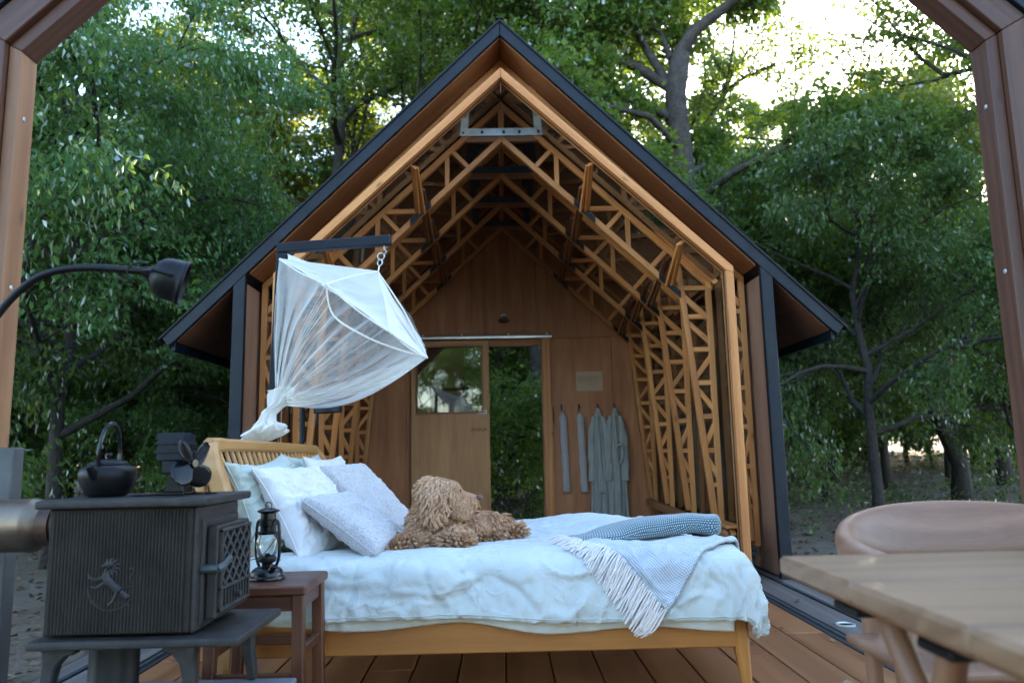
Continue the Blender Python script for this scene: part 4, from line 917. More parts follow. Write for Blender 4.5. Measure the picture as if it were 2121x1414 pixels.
# stitched seam line near the hem
P3 = duvet_pt(S_[:, 0], (TY0 - hem)[:, 0] + .014); b = MB(); b.tube([tuple(p + np.array([0, -.003, 0])) for p in P3[::3]], .0022, 4); b.build('piping', M['duvet'], dv, smooth=True)

# ---- pillows
def pillow(label, c, wv, hv, th, mat, seed, wr=.018, boxy=.0, group=None, ear=.09):
    n = 56; u, v = np.meshgrid(np.linspace(-1, 1, n), np.linspace(-1, 1, n), indexing='ij')
    wv, hv = Vector(wv), Vector(hv); nv_ = wv.cross(hv).normalized(); W, H = wv.length / 2, hv.length / 2
    uu = u * (1 - ear * (1 - v ** 2) + .02 * fbm(np.stack([u * 2, v * 2, 0 * u + seed], -1), 2)); vv = v * (1 - ear * (1 - u ** 2))
    base = np.clip((1 - u ** 2) * (1 - v ** 2), 0, 1); T = th / 2 * (base ** (.38 if not boxy else .22)); sag = .12 * th * (1 - v) * .5 * base
    g_ = []
    for sgn in (1, -1):
        Q = np.stack([u * 2.6 + seed * 3.3, v * 2.6, 0 * u + sgn * 2], -1); w1 = fbm(Q, 3)
        rd = 1 - np.abs(fbm(np.stack([u * 5 + w1 * 1.6 + seed, v * 2.6 + w1, 0 * u + sgn], -1), 3)); rd2 = 1 - np.abs(fbm(np.stack([u * 3.2 - v * 3 + w1 + seed, v * 4 + u * 2 + w1, 0 * u + sgn + 5], -1), 3))
        wgt = base ** .2
        d = T + sag + wgt * (wr * (np.clip(rd, .4, 1) ** 3 - .45) + wr * .8 * (np.clip(rd2, .4, 1) ** 3 - .45) + wr * .9 * w1)
        P = np.array(c) + (uu * W)[..., None] * np.array(wv.normalized()) + (vv * H)[..., None] * np.array(hv.normalized()) + (sgn * d)[..., None] * np.array(nv_)
        g_.append(P)
    V = np.concatenate([g_[0].reshape(-1, 3), g_[1].reshape(-1, 3)]); F = grid_faces(n, n); me = np_mesh('pillow', V - np.array(c), [F, F[:, ::-1] + n * n], True, M[mat])
    bm = bmesh.new(); bm.from_mesh(me); bmesh.ops.remove_doubles(bm, verts=bm.verts, dist=.002); bm.to_mesh(me); bm.free()
    for p in me.polygons: p.use_smooth = True
    o = bpy.data.objects.new('pillow', me); link(o, None, Matrix.Translation(c)); tag(o, label, 'pillow', group)
    # piped seam round the edge
    e = np.concatenate([g_[0][:, 0], g_[0][-1, 1:], g_[0][::-1, -1][1:], g_[0][0, ::-1][1:-1]]) ; b = MB(); b.tube([tuple(p) for p in e[::2]], .0032, 5, closed=True); b.build('piping', M[mat], o, smooth=True)
    return o
pillow('large sage green pillow upright against the near end of the headboard', (-1.005, 3.36, .735), (.05, .62, .03), (-.15, .0, .42), .19, 'sage', 1.3, .024, ear=.17)
pillow('sage green pillow peeping out at the far end of the headboard', (-1.03, 4.22, .735), (.03, .62, 0), (-.15, 0, .44), .17, 'sage', 4.1, .02, ear=.12)
pillow('crumpled white linen pillow leaning on the large sage pillow', (-.835, 3.34, .715), (.14, .50, .0), (-.22, .04, .38), .17, 'white_linen', 7.7, .017)
pillow('white pillow with pointed corner behind the far grey cushion', (-.87, 4.12, .735), (.08, .52, 0), (-.20, .02, .42), .16, 'white_linen', 9.2, .02, ear=.12)
pillow('grey boucle cushion with plain edge, nearest the camera', (-.612, 3.27, .665), (.10, .36, .0), (-.30, .02, .215), .12, 'boucle', 12.4, .008, boxy=1, ear=.06)
pillow('grey boucle cushion behind the dog', (-.665, 3.80, .73), (.12, .46, .0), (-.30, .02, .33), .13, 'boucle', 15.9, .008, boxy=1, ear=.06)

# ---- throws
def set_uv(o, UV):
    me = o.data; l = me.uv_layers.new(name='UVMap'); nv = UV.shape[1]; vi = np.empty(len(me.loops), np.int32); me.loops.foreach_get('vertex_index', vi)
    l.data.foreach_set('uv', UV.reshape(-1, 2)[vi].astype(np.float32).ravel())
n1, n2 = 110, 100; u, v = np.meshgrid(np.linspace(0, 1, n1), np.linspace(0, 1, n2), indexing='ij')
Q0, Q1, Q2, Q3 = np.array([.29, 3.17]), np.array([.60, 2.765]), np.array([1.055, 3.36]), np.array([.62, 3.66])
def thr_st(u, v): return ((1 - u) * (1 - v))[..., None] * Q0 + (u * (1 - v))[..., None] * Q1 + (u * v)[..., None] * Q2 + ((1 - u) * v)[..., None] * Q3
st = thr_st(u, v); sagw = .02 * np.sin(v * 9 + u * 3) * v
P = duvet_pt(st[..., 0] + sagw * .3, st[..., 1], .9, .020); P[..., 2] += .008 * fbm(np.stack([u * 4, v * 4, 0 * u], -1), 2) + .014 * np.exp(-((u - .97) / .04) ** 2)
gt = grid_obj('throw_blanket', P, M['grey_knit'], solid=.012); set_uv(gt, np.stack([u * .60 / .0075, v * .62 / .0075], -1))
tag(gt, 'pale grey woven throw draped over the bed edge with cream fringe', 'throw')
r = np.random.default_rng(77); b = MB()
for k in range(116):
    uu = (k + r.uniform(-.15, .15)) / 116; two = 0 if k % 2 else .025
    p = []
    dev = r.normal(0, .022) if r.random() < .9 else r.normal(0, .12); L = r.uniform(.085, .10) + two
    for q in range(5):
        vv = -q / 4 * L / .62; s2 = thr_st(np.array(uu + dev * q / 4 * .35), np.array(vv)); x = duvet_pt(s2[..., 0], s2[..., 1], .9, .024 + .003 * math.sin(q * 1.3 + k) - .002 * q - (.006 if two else 0)); p.append(tuple(x))
    b.tube(p, [.0030, .0036, .0036, .0033, .0026], 5)
b.build('fringe', M['cream_yarn'], gt, smooth=True)['kind'] = 'stuff'
# teal throw folded into a long strip
cen = smooth_path([(.30, 3.36, .555), (.42, 3.41, .565), (.55, 3.48, .585), (.72, 3.54, .60), (.86, 3.56, .605), (.96, 3.54, .60), (1.0, 3.53, .596)], 60)
nr = 28; P = np.zeros((60, nr, 3)); UVt = np.zeros((60, nr, 2)); Ls = 0
for i, c in enumerate(cen):
    t = (cen[min(i + 1, 59)] - cen[max(i - 1, 0)]).normalized(); s2 = t.cross(Vector((0, 0, 1))).normalized(); f = i / 59
    w_ = .098 + .012 * math.sin(f * 5); h_ = .018 + .026 * min(1, f * 2.2); k_ = 1 if f < .86 else math.sqrt(max(0.0005, 1 - ((f - .86) / .14) ** 2)); 
    if i: Ls += (c - cen[i - 1]).length
    for j in range(nr):
        a_ = 2 * math.pi * j / (nr - 1); ca, sa = math.cos(a_), math.sin(a_); e_ = .6
        P[i, j] = c + s2 * (math.copysign(abs(ca) ** e_, ca) * w_ * k_) + Vector((0, 0, 1)) * (math.copysign(abs(sa) ** e_, sa) * h_ * k_)
        UVt[i, j] = (Ls / .0118, (0 if j == 0 else UVt[i, j - 1, 1] + (np.linalg.norm(P[i, j] - P[i, j - 1]) / .0118)))
P[..., 2] += .004 * vnoise(P * 14)
tt = grid_obj('throw_blanket', P, M['teal_knit']); set_uv(tt, UVt); tag(tt, 'teal throw with white dots folded into a long strip across the bed', 'throw')
b = MB()
for k in range(95):
    a_ = r.uniform(-1, 1); lay = r.uniform(-.6, 1); c = np.array(cen[0]) + np.array([.012, 0, 0]); p0 = c + np.array([.35, -.93, 0]) * a_ * .088 + np.array([0, 0, .014 * lay + .004]); L = r.uniform(.09, .14); ang = r.normal(0, .22) + a_ * .15
    d = np.array([-math.cos(ang) * .9, -.30 - math.sin(ang) * .5, 0]); q = [p0 + d * L * f + np.array([0, 0, .012 * math.sin(f * 3) - .018 * f + r.normal(0, .002)]) for f in (0, .3, .6, 1)]
    b.tube([tuple(x) for x in q], [.0034, .0038, .0034, .0022], 4)
b.build('fringe', M['cream_yarn'], tt, smooth=True)['kind'] = 'stuff'

# ---- mosquito net on its bracket
nb = thing('net_bracket', (-1.225, 3.93, 0), 'black steel post with bent arm behind the headboard', 'bracket')
beam('post', (-1.215, 3.93, 0), (-1.155, 3.93, 2.02), .05, .05, M['navy_metal'], nb, zhint=(1, 0, 0), bevel=.004)
beam('arm', (-1.18, 3.93, 2.045), (-.575, 3.93, 2.083), .05, .052, M['navy_metal'], nb, bevel=.004)
def torus(b, c, R_, r_, ax, n=18, m=6):
    ax = Vector(ax).normalized(); u_ = ax.orthogonal().normalized(); w_ = ax.cross(u_); c = Vector(c)
    return b.tube([c + (u_ * math.cos(2 * math.pi * i / n) + w_ * math.sin(2 * math.pi * i / n)) * R_ for i in range(n)], r_, m, closed=True)
b = MB(); b.tube([(-.612, 3.93, 2.058), (-.612, 3.93, 2.035), (-.60, 3.93, 2.02), (-.612, 3.93, 2.005), (-.624, 3.93, 2.015)], .0045, 6); b.build('hook', M['steel'], nb, smooth=True)
def at(px, py, Y):
    d = RW.T @ np.array([(px - IW / 2) / FPX, (py - IH / 2) / FPX, 1.0]); return np.array([0, 0, CAM_H]) + d * (Y / d[1])
nA, nA2, nB, nE, nC, nD = at(579, 537, 3.86), at(596, 526, 4.30), at(783, 563, 3.93), at(675, 588, 3.46), at(808, 688, 3.46), at(885, 741, 3.92)
nF1, nF2, nK = at(690, 652, 3.50), at(756, 696, 3.46), at(577, 828, 3.80)
nBk = nB + np.array([.02, .38, -.06]); nDk = at(872, 700, 4.35)
net = thing('mosquito_net', tuple(nK), 'white mosquito net on a tilted square frame knotted above the headboard', 'mosquito net')
def patch(c00, c10, c11, c01, sag, n=36, seed=0, wr=.006):
    u, v = np.meshgrid(np.linspace(0, 1, n), np.linspace(0, 1, n), indexing='ij'); U3, V3_ = u[..., None], v[..., None]
    P = (1 - U3) * (1 - V3_) * c00 + U3 * (1 - V3_) * c10 + U3 * V3_ * c11 + (1 - U3) * V3_ * c01
    nn = np.cross(np.array(c10) - c00, np.array(c01) - c00); nn /= np.linalg.norm(nn) + 1e-9
    d = sag * 16 * u * (1 - u) * v * (1 - v) + wr * fbm(np.stack([u * 3 + seed, v * 9, 0 * u + seed], -1), 3) * (16 * u * (1 - u) * v * (1 - v)) ** .5
    return P + d[..., None] * nn
grid_obj('top_panel', patch(nA, nB, nC, nE, .035, seed=1), M['net_dense'], net); grid_obj('top_panel', patch(nA2, nBk, nB, nA, .02, seed=2), M['net_dense'], net)
grid_obj('side_panel', patch(nB, nBk, nDk, nD, .02, seed=4), M['net'], net); grid_obj('side_panel', patch(nB, nD, nD, nC, .015, seed=3), M['net_dense'], net)
def curve(pts, n): return np.array([tuple(p) for p in smooth_path([tuple(p) for p in pts], n)])
low = curve([nE, nF1, nF2, at(820, 722, 3.6), nD], 60); up_ = curve([nE, (nE * .55 + nC * .45) + [0, 0, -.01], nC, nC * .4 + nD * .6, nD], 60)
v = np.linspace(0, 1, 10)[None, :, None]; grid_obj('band', up_[:, None] * (1 - v) + low[:, None] * v, M['net'], net)
def drape(rim, K, nv, folds, amp, out, seed, sagz, wide=.03):
    n = len(rim); u = np.linspace(0, 1, n)[:, None]; v = np.linspace(0, 1, nv)[None, :]
    Kk = np.array(K)[None, None] + np.stack([(u - .5) * wide, 0 * u, (.5 - u) * wide * 1.6], -1).reshape(n, 1, 3)
    P = rim[:, None] * (1 - v[..., None]) + Kk * v[..., None]
    ph = u * folds * 6.28 + 5.5 * vnoise(np.stack([u * 4 + 0 * v, 0 * u + 0 * v + seed + 3, 0 * u + 0 * v], -1)) + 2.2 * vnoise(np.stack([u * 9 + 0 * v, 0 * u + 0 * v + seed, v * 2 + 0 * u], -1)) * (1 - v * .4)
    amp = amp * (.35 + .9 * np.clip(vnoise(np.stack([u * 6 + 0 * v, 0 * u + 0 * v + seed * 2, 0 * u + 0 * v], -1)) + .5, 0, 1))
    A = amp * np.sin(ph) * (np.sin(np.pi * np.clip(v * .9 + .05, 0, 1)) ** .7) + amp * .5 * np.sin(ph * 2.3 + 1) * v * (1 - v) * 2
    o_ = np.sin(np.pi * v)
    return P + A[..., None] * np.array([.25, -.9, .25]) + o_[..., None] * np.array(out) + (np.sin(np.pi * v) * np.asarray(sagz(u)))[..., None] * np.array([0, 0, -1.0])
rim = np.concatenate([curve([nA, nA * .5 + nE * .5 - [0, 0, .015], nE], 90)[:-1], curve([nE, nF1, nF2], 90)[:-1], curve([nF2, at(820, 722, 3.6), nD], 120)])
grid_obj('drape', drape(rim, nK, 60, 13, .020, (-.015, -.02, 0), 1.0, lambda u: .11 * sstep(.55, 1, u)), M['net'], net)
rim = curve([nA, nA2, nBk, nDk, nD], 200)
grid_obj('drape', drape(rim, nK + [0, .03, 0], 50, 11, .024, (-.03, .03, 0), 7.0, lambda u: .11 * sstep(.6, 1, u) - .0), M['net'], net)
# heavier gathered lower hem and left edge
he = curve([nD, at(800, 796, 3.80), at(700, 826, 3.76), at(620, 842, 3.76), nK + [0, 0, -.02]], 70); up2 = curve([nD + [-.05, 0, .0], at(790, 765, 3.78), at(700, 795, 3.74), at(625, 812, 3.74), nK + [0, 0, .02]], 70)
v = np.linspace(0, 1, 16)[None, :]; u = np.linspace(0, 1, 70)[:, None]
P = up2[:, None] * (1 - v[..., None]) + he[:, None] * v[..., None]; P = P + (np.sin(v * 16 + u * 5 + 2 * vnoise(np.stack([u * 4 + 0 * v, v * 2 + 0 * u, 0 * u + 0 * v], -1))) * .010)[..., None] * np.array([0, -1, .2]); grid_obj('hem', P, M['net_dense'], net)
for pts in ([nA, nA * .5 + nE * .5 - [0, 0, .012], nE], [nE, nE * .5 + nC * .5 - [0, 0, .012], nC], [nE, nE * .5 + nB * .5 - [0, 0, -.008], nB], [nB, nB * .5 + nC * .5 + [.006, 0, 0], nC], [nC, nC * .45 + nD * .55 - [0, 0, .014], nD], [nB, nB * .5 + nD * .5 + [.014, 0, .008], nD], [nA, nB], [nA2, nA], [nE, nF1, nF2, at(820, 722, 3.6), nD]):
    MB().tube([tuple(p) for p in curve(pts, 24)], .0048, 6).build('seam', M['net_gather'], net, smooth=True)
# twisted tail
pa = smooth_path([tuple(nK + [.01, 0, .05]), tuple(nK + [0, 0, -.02]), tuple(at(560, 852, 3.8)), tuple(at(551, 872, 3.8)), tuple(at(552, 888, 3.82)), tuple(at(548, 902, 3.84)), tuple(at(546, 914, 3.86))], 60)
P = np.zeros((60, 48, 3)); ra = [.06, .052, .046, .042, .040, .036, .040, .055, .085, .105, .10, .07, .02]
for i, c in enumerate(pa):
    f = i / 59 * (len(ra) - 1); k = min(int(f), len(ra) - 2); rr_ = ra[k] * (1 - f + k) + ra[k + 1] * (f - k)
    for j in range(48):
        a_ = 2 * math.pi * j / 47; q = rr_ * (1 + .16 * math.sin(7 * a_ + i * .22) + .09 * math.sin(13 * a_ - i * .31 + 1) + .05 * math.sin(23 * a_ + i * .1)); P[i, j] = (c.x + q * math.cos(a_), c.y + q * math.sin(a_) * .8, c.z + .25 * q * math.cos(a_ + .6))
grid_obj('tail', P, M['net_gather'], net)
b = MB(); torus(b, at(789, 531, 3.93), .018, .0035, (0, 1, .2)); torus(b, at(787, 544, 3.93), .0165, .0035, (.5, .8, 0)); b.tube([at(786, 550, 3.93), nB], .004, 5); b.build('ring', M['alu'], net, smooth=True)

# ---- the dog
dog = thing('dog', (-.25, 3.42, .55), 'curly apricot dog lying on the duvet, head turned to the door', 'dog')
b = MB()
for c, r_ in (((-.315, 3.44, .635), (.108, .115, .10)), ((-.315, 3.425, .70), (.080, .078, .08)), ((-.290, 3.385, .785), (.082, .088, .062)), ((-.235, 3.385, .782), (.058, .074, .052)), ((-.288, 3.282, .735), (.046, .020, .060)), ((-.298, 3.272, .700), (.036, .020, .036)), ((-.28, 3.475, .735), (.042, .022, .06)),
              ((-.180, 3.380, .748), (.064, .046, .034)), ((-.138, 3.380, .746), (.036, .036, .026)), ((-.180, 3.368, .718), (.050, .044, .038)), ((-.20, 3.53, .600), (.115, .115, .08)), ((-.10, 3.63, .602), (.11, .11, .078)), ((-.02, 3.70, .59), (.085, .09, .066)),
              ((-.225, 3.34, .600), (.062, .06, .05)), ((-.200, 3.275, .578), (.064, .048, .036)), ((-.37, 3.33, .585), (.07, .06, .045)), ((-.40, 3.26, .566), (.06, .035, .024)), ((-.440, 3.225, .560), (.038, .028, .018)), ((.015, 3.66, .578), (.055, .045, .032)), ((.06, 3.68, .572), (.045, .032, .024))):
    ellipsoid(b, c, r_)
tmp = b.build('tmp_dog', M['duvet']); m = tmp.modifiers.new('r', 'REMESH'); m.mode = 'VOXEL'; m.voxel_size = .009; m = tmp.modifiers.new('s', 'SMOOTH'); m.factor = .5; m.iterations = 10
bpy.context.view_layer.update(); me = bpy.data.meshes.new_from_object(tmp.evaluated_get(bpy.context.evaluated_depsgraph_get())); bpy.data.objects.remove(tmp)
td = NT('dog_skin'); td.p.inputs['Base Color'].default_value = (.34, .18, .09, 1); td.rough(.9)
me.materials.clear(); me.materials.append(td.m)
me.transform(Matrix.Translation((.25, -3.42, -.55))); me.name = 'body'
body = bpy.data.objects.new('body', me); link(body, dog, Matrix.Translation((-.25, 3.42, .55)))
nv_ = len(me.vertices); co = np.empty(nv_ * 3, np.float32); me.vertices.foreach_get('co', co); co = co.reshape(-1, 3) + [-.25, 3.42, .55]
me.calc_loop_triangles(); tri = np.empty(len(me.loop_triangles) * 3, np.int32); me.loop_triangles.foreach_get('vertices', tri); tri = tri.reshape(-1, 3)
A, B_, C_ = co[tri[:, 0]], co[tri[:, 1]], co[tri[:, 2]]; N = np.cross(B_ - A, C_ - A); ar = np.linalg.norm(N, axis=1); N /= ar[:, None] + 1e-12
r = np.random.default_rng(99)
def sample(n):
    k = r.choice(len(tri), n, p=ar / ar.sum()); a_, b_ = r.random(n), r.random(n); sw = a_ + b_ > 1; a_[sw], b_[sw] = 1 - a_[sw], 1 - b_[sw]
    return A[k] + (B_ - A)[k] * a_[:, None] + (C_ - A)[k] * b_[:, None], N[k]
tc, tn = sample(5200); ok = tc[:, 2] > .553; tc, tn = tc[ok], tn[ok]
sp, sn = sample(92000); ok = sp[:, 2] > .551; sp, sn = sp[ok], sn[ok]
from mathutils.kdtree import KDTree
kd = KDTree(len(tc))
for i, p_ in enumerate(tc): kd.insert(p_, i)
kd.balance(); near = np.array([kd.find(p_)[1] for p_ in sp])
down = np.array([0, 0, -1.0]); fl_ = vnoise(tc * 22)[:, None] * np.array([.6, .2, .2]) + vnoise(tc * 22 + 40)[:, None] * np.array([-.3, .5, .3])
tdir = tn * .55 + down * .75 + fl_ * .65 + r.normal(0, .12, tc.shape)
wh = (np.exp(-((tc - [-.27, 3.385, .77]) ** 2 / np.array([.09, .10, .075]) ** 2).sum(1)))[:, None]; crown_ = tc - np.array([-.26, 3.385, .875]); crown_ /= np.linalg.norm(crown_, axis=1, keepdims=True)
tdir = tdir * (1 - wh) + (crown_ * .9 + tn * .35 + fl_ * .35) * wh
mz = (tc[:, 0] > -.215) & (tc[:, 2] > .66) & (tc[:, 1] < 3.47); tdir = np.where(mz[:, None], tn * .28 + np.array([-.25, 0, -.95]) + fl_ * .25, tdir)
low_ = (tc[:, 2] < .60)[:, None]; tdir = np.where(low_, tn * .9 + [0, 0, -.02] + fl_ * .5, tdir); tdir /= np.linalg.norm(tdir, axis=1, keepdims=True)
head = np.clip(wh[:, 0] * 1.3, 0, 1); tl_ = .027 + r.random(len(tc)) * .012 + .008 * (tc[:, 1] < 3.305) * (tc[:, 2] > .65) - .008 * mz
n = len(sp); L = tl_[near] * r.uniform(.75, 1.15, n); tip = (tc + tdir * tl_[:, None])[near] + r.normal(0, .0030, (n, 3)); ax = np.cross(tdir, [.3, .2, 1.0]); ax /= np.linalg.norm(ax, axis=1, keepdims=True); ph = r.random(len(tc)) * 6.28
q = []; K5 = 5
for i in range(K5):
    f = i / (K5 - 1); mid = sp + (sn * .35 + tdir[near] * .75) * L[:, None] * f
    tp_ = tip * .62 + (sp + tdir[near] * L[:, None]) * .38; p = mid * (1 - f ** 1.5) + tp_ * f ** 1.5; p = p + ax[near] * (.0045 * np.sin(f * 6.5 + ph[near]) * f)[:, None]; p[:, 2] = np.maximum(p[:, 2], .548); q.append(p)
q = np.stack(q, 1); side = r.normal(size=(n, 3)); tdx = q[:, -1] - q[:, 0]; side = np.cross(side, tdx); side /= np.linalg.norm(side, axis=1, keepdims=True) + 1e-9
w_ = np.array([.0009, .0011, .0010, .0008, .0003])[None, :, None]
V = np.stack([q - side[:, None] * w_, q + side[:, None] * w_], 2).reshape(-1, 3); bI = np.arange(n)[:, None, None] * (2 * K5) + np.arange(K5 - 1)[None, :, None] * 2
F = (bI + np.array([0, 1, 3, 2])).reshape(-1, 4); tone = (np.clip(.42 + .26 * vnoise(tc * 12)[near] + .12 * r.normal(size=n) + .28 * head[near] + .12 * mz[near], 0, 1)[:, None] + np.linspace(-.16, .22, K5 - 1)[None]).ravel()
tf = NT('dog_fur'); a_ = tf.new('Attribute', attribute_name='tone'); tf.l(tf.ramp(a_.outputs['Fac'], [(0, (.30, .125, .052)), (.5, (.57, .315, .165)), (1, (.78, .56, .37))]), tf.p.inputs['Base Color']); tf.rough(.6); tf.p.inputs['Sheen Weight'].default_value = .2
fu = bpy.data.objects.new('fur', np_mesh('fur', V - np.array([-.25, 3.42, .55]), F, False, tf.m, tone)); link(fu, dog, Matrix.Translation((-.25, 3.42, .55))); fu['kind'] = 'stuff'
tn_ = plain_mat('dog_nose', (.10, .055, .045), .35, 0, 60, .3, .2, 300)
b = MB(); ellipsoid(b, (-.102, 3.368, .755), (.014, .018, .013)); b.build('nose', tn_, dog, smooth=True)
b = MB(); ellipsoid(b, (-.188, 3.352, .783), (.008, .007, .008)); b.build('eye', M['gloss_black'], dog, smooth=True)
# ---- hearth, stove and what stands on it
he_ = thing('hearth', (-1.05, 2.2, 0), 'grey slate hearth slab under the iron stove', 'hearth')
MB().box((-1.52, 1.86, .255), (-.635, 2.42, .285)).build('slab', M['slate'], he_, bevel=.004)
MB().box((-1.46, 1.9, -.002), (-.70, 2.36, .253)).build('plinth', M['black_wood'], he_, bevel=.004)
HZ = .286
st = thing('wood_stove', (-1.05, 2.27, HZ), 'black cast iron wood stove with ribbed side and latticed door', 'stove')
X0, X1, YA, YB_, Z0, Z1 = -1.235, -.845, 2.115, 2.43, .487, .818
MB().box((X0, YA, Z0), (X1, YB_, Z1)).build('body', M['cast_panel'], st, bevel=.004)
# ribbed side casting
nr = 39; xs = []; ys = []
for i in range(nr):
    w = (X1 - X0 - .03) / nr; x = X0 + .012 + i * w
    for f, d in ((.0, 0), (.18, .0), (.34, .006), (.66, .006), (.82, 0)): xs.append(x + f * w); ys.append(YA - .002 - d)
zs = np.array([Z0 + .006, Z1 - .006]); P = np.stack([np.stack([np.array(xs), np.array(ys), np.full(len(xs), z)], -1) for z in zs], 1)
sp_ = grid_obj('side_panel', P, M['cast_panel'], st, smooth=False)
# relief on the side casting: a striding lion over a broken ring
b = MB(); cx_, cz_ = -1.055, .625; yq = YA - .0065
def relief(pts, r_): b.tube([(cx_ + x, yq, cz_ + z) for x, z in pts], r_, 6)
relief([(-.018, .024), (-.010, .006), (.006, -.010), (.024, -.024)], [.009, .012, .010, .012]); ellipsoid(b, (cx_ - .010, yq, cz_ + .046), (.012, .005, .010)); ellipsoid(b, (cx_ - .023, yq, cz_ + .042), (.007, .004, .005))
for k in range(9):
    an = RAD(-150 + k * 32); relief([(-.006 + .010 * math.cos(an), .040 + .010 * math.sin(an)), (-.004 + .021 * math.cos(an + .25), .038 + .021 * math.sin(an + .25)), (-.003 + .028 * math.cos(an + .1), .036 + .028 * math.sin(an + .1))], [.0035, .0035, .0012])
relief([(-.016, .014), (-.042, .006), (-.058, .012), (-.064, .024)], [.007, .005, .004, .003]); relief([(-.012, .0), (-.040, -.016), (-.056, -.010)], [.007, .005, .003]); relief([(.026, -.026), (.045, -.040), (.036, -.056), (.052, -.062)], [.010, .007, .004, .003])
relief([(.018, -.028), (.008, -.048), (-.006, -.060)], [.008, .005, .003]); relief([(.032, -.018), (.056, -.010), (.050, .012), (.060, .030), (.047, .036)], [.003, .0026, .0026, .003, .004])
relief([(.062 * math.cos(a), -.012 + .062 * math.sin(a)) for a in np.linspace(RAD(185), RAD(330), 20)], .0026); b.build('emblem', M['cast_iron'], st, smooth=True)
MB().box((-1.262, 2.083, .820), (-.802, 2.462, .843)).build('top_plate', M['cast_iron'], st, bevel=.009, segs=3, smooth=True)
b = MB()
for k in range(2): b.lathe([(.085 + k * .035, .8432), (.085 + k * .035, .8448), (.082 + k * .035, .8448), (.082 + k * .035, .8432)], (-.97, 2.28, 0), seg=36)
b.build('cooking_ring', M['cast_panel'], st, smooth=True)
MB().box((-1.258, 2.078, .458), (-.70, 2.468, .480)).build('base_plate', M['cast_iron'], st, bevel=.008, segs=3, smooth=True)
for x, y, sx, sy in ((-1.20, 2.13, -1, -1), (-.86, 2.13, 1, -1), (-1.20, 2.42, -1, 1), (-.80, 2.42, 1, 1)):
    pts = [(x - sx * .055, y, .457), (x + sx * .035, y, .457), (x + sx * .030, y, .42), (x + sx * .034, y, .36), (x + sx * .045, y, HZ + .0), (x + sx * .02, y, HZ + .0), (x + sx * .004, y, .36), (x - sx * .008, y, .41), (x - sx * .03, y, .435), (x - sx * .055, y, .44)]
    MB().prism([(a_, b_ - .018, c_) for a_, b_, c_ in pts], (0, .036, 0)).build('leg', M['cast_iron'], st, bevel=.004)
MB().lathe([(.072, HZ), (.072, .30), (.066, .31), (.066, .456)], (-1.115, 2.27, 0), seg=28).build('air_duct', M['black_metal'], st, smooth=True)
# front with mouldings and the door
MB().box((X1, YA + .0, Z0), (X1 + .012, YB_, Z1)).build('front_plate', M['cast_iron'], st, bevel=.004)
for k, (m_, d) in enumerate(((.035, .007), (.028, .004))): MB().box((X1 + .0115, YA + m_, .505 - k * .006), (X1 + .012 + d, YB_ - m_ + .02, .775 + k * .008)).build('moulding', M['cast_iron'], st, bevel=.003)
dx = X1 + .02
dr = MB().box((dx, 2.165, .512), (dx + .03, 2.425, .762)).build('door', M['cast_iron'], st, bevel=.004)
fx = dx + .0305; ya, yb, za, zb = 2.188, 2.405, .592, .742
MB().box((fx - .0, ya, za), (fx + .001, yb, zb)).build('dark_backing', M['gloss_black'], dr)
def bar(p0, p1, w, d, nm='lattice_bar'): beam(nm, p0, p1, d, w, M['cast_iron'], dr, zhint=(0, 1, 0), bevel=.001)
for y in (ya - .006, yb + .006): bar((fx + .004, y, .528), (fx + .004, y, .75), .012, .010, 'door_frame')
for z in (zb + .004, za - .004, .53): bar((fx + .0045, ya - .012, z), (fx + .0045, yb + .012, z), .010, .0105, 'door_frame')
pitch = .0545; hgt = .047
def clip(y0, z0, y1, z1):
    t0, t1 = 0., 1.
    for p, q in ((-(y1 - y0), y0 - ya), (y1 - y0, yb - y0), (-(z1 - z0), z0 - za), (z1 - z0, zb - z0)):
        if abs(p) < 1e-9: continue
        t = q / p
        if p < 0: t0 = max(t0, t)
        else: t1 = min(t1, t)
    return None if t1 - t0 < .05 else (y0 + (y1 - y0) * t0, z0 + (z1 - z0) * t0, y0 + (y1 - y0) * t1, z0 + (z1 - z0) * t1)
for k in range(-5, 6):
    for sg in (1, -1):
        yc = (ya + yb) / 2 + k * pitch; q = clip(yc - sg * pitch * 3, (za + zb) / 2 - hgt * 3, yc + sg * pitch * 3, (za + zb) / 2 + hgt * 3)
        if q: bar((fx + .004 + .0006 * sg, q[0], q[1]), (fx + .004 + .0006 * sg, q[2], q[3]), .0105, .008)
for k in range(9):
    y = ya + .012 + k * (yb - ya - .024) / 8; bar((fx + .003, y, .535), (fx + .003, y, .582), .009, .006, 'grille_bar')
MB().tube([(fx + .004, 2.30, .557), (fx + .022, 2.30, .557)], .009, 10).build('vent_knob', M['cast_iron'], dr, smooth=True)
b = MB(); b.tube([(X1 + .013, 2.15, .648), (X1 + .06, 2.15, .648)], .012, 10); b.tube([(X1 + .055, 2.148, .645), (X1 + .062, 2.18, .652), (X1 + .064, 2.225, .668)], [.011, .012, .009], 10); b.build('handle', M['dull_steel'], dr, smooth=True)
for z in (.725, .565): MB().tube([(dx + .01, 2.435, z - .014), (dx + .01, 2.435, z + .014)], .009, 10).build('hinge', M['cast_iron'], dr, smooth=True)
MB().tube([(-1.236, 2.27, .765), (-1.36, 2.27, .765)], .052, 24).build('flue_collar', M['rust_steel'], st, smooth=True)
MB().lathe([(.055, 0), (.060, .0), (.060, .035), (.055, .035)], (-1.335, 2.27, .765), (1, 0, 0), 28).build('flue_sleeve', M['rust_steel'], st, smooth=True)
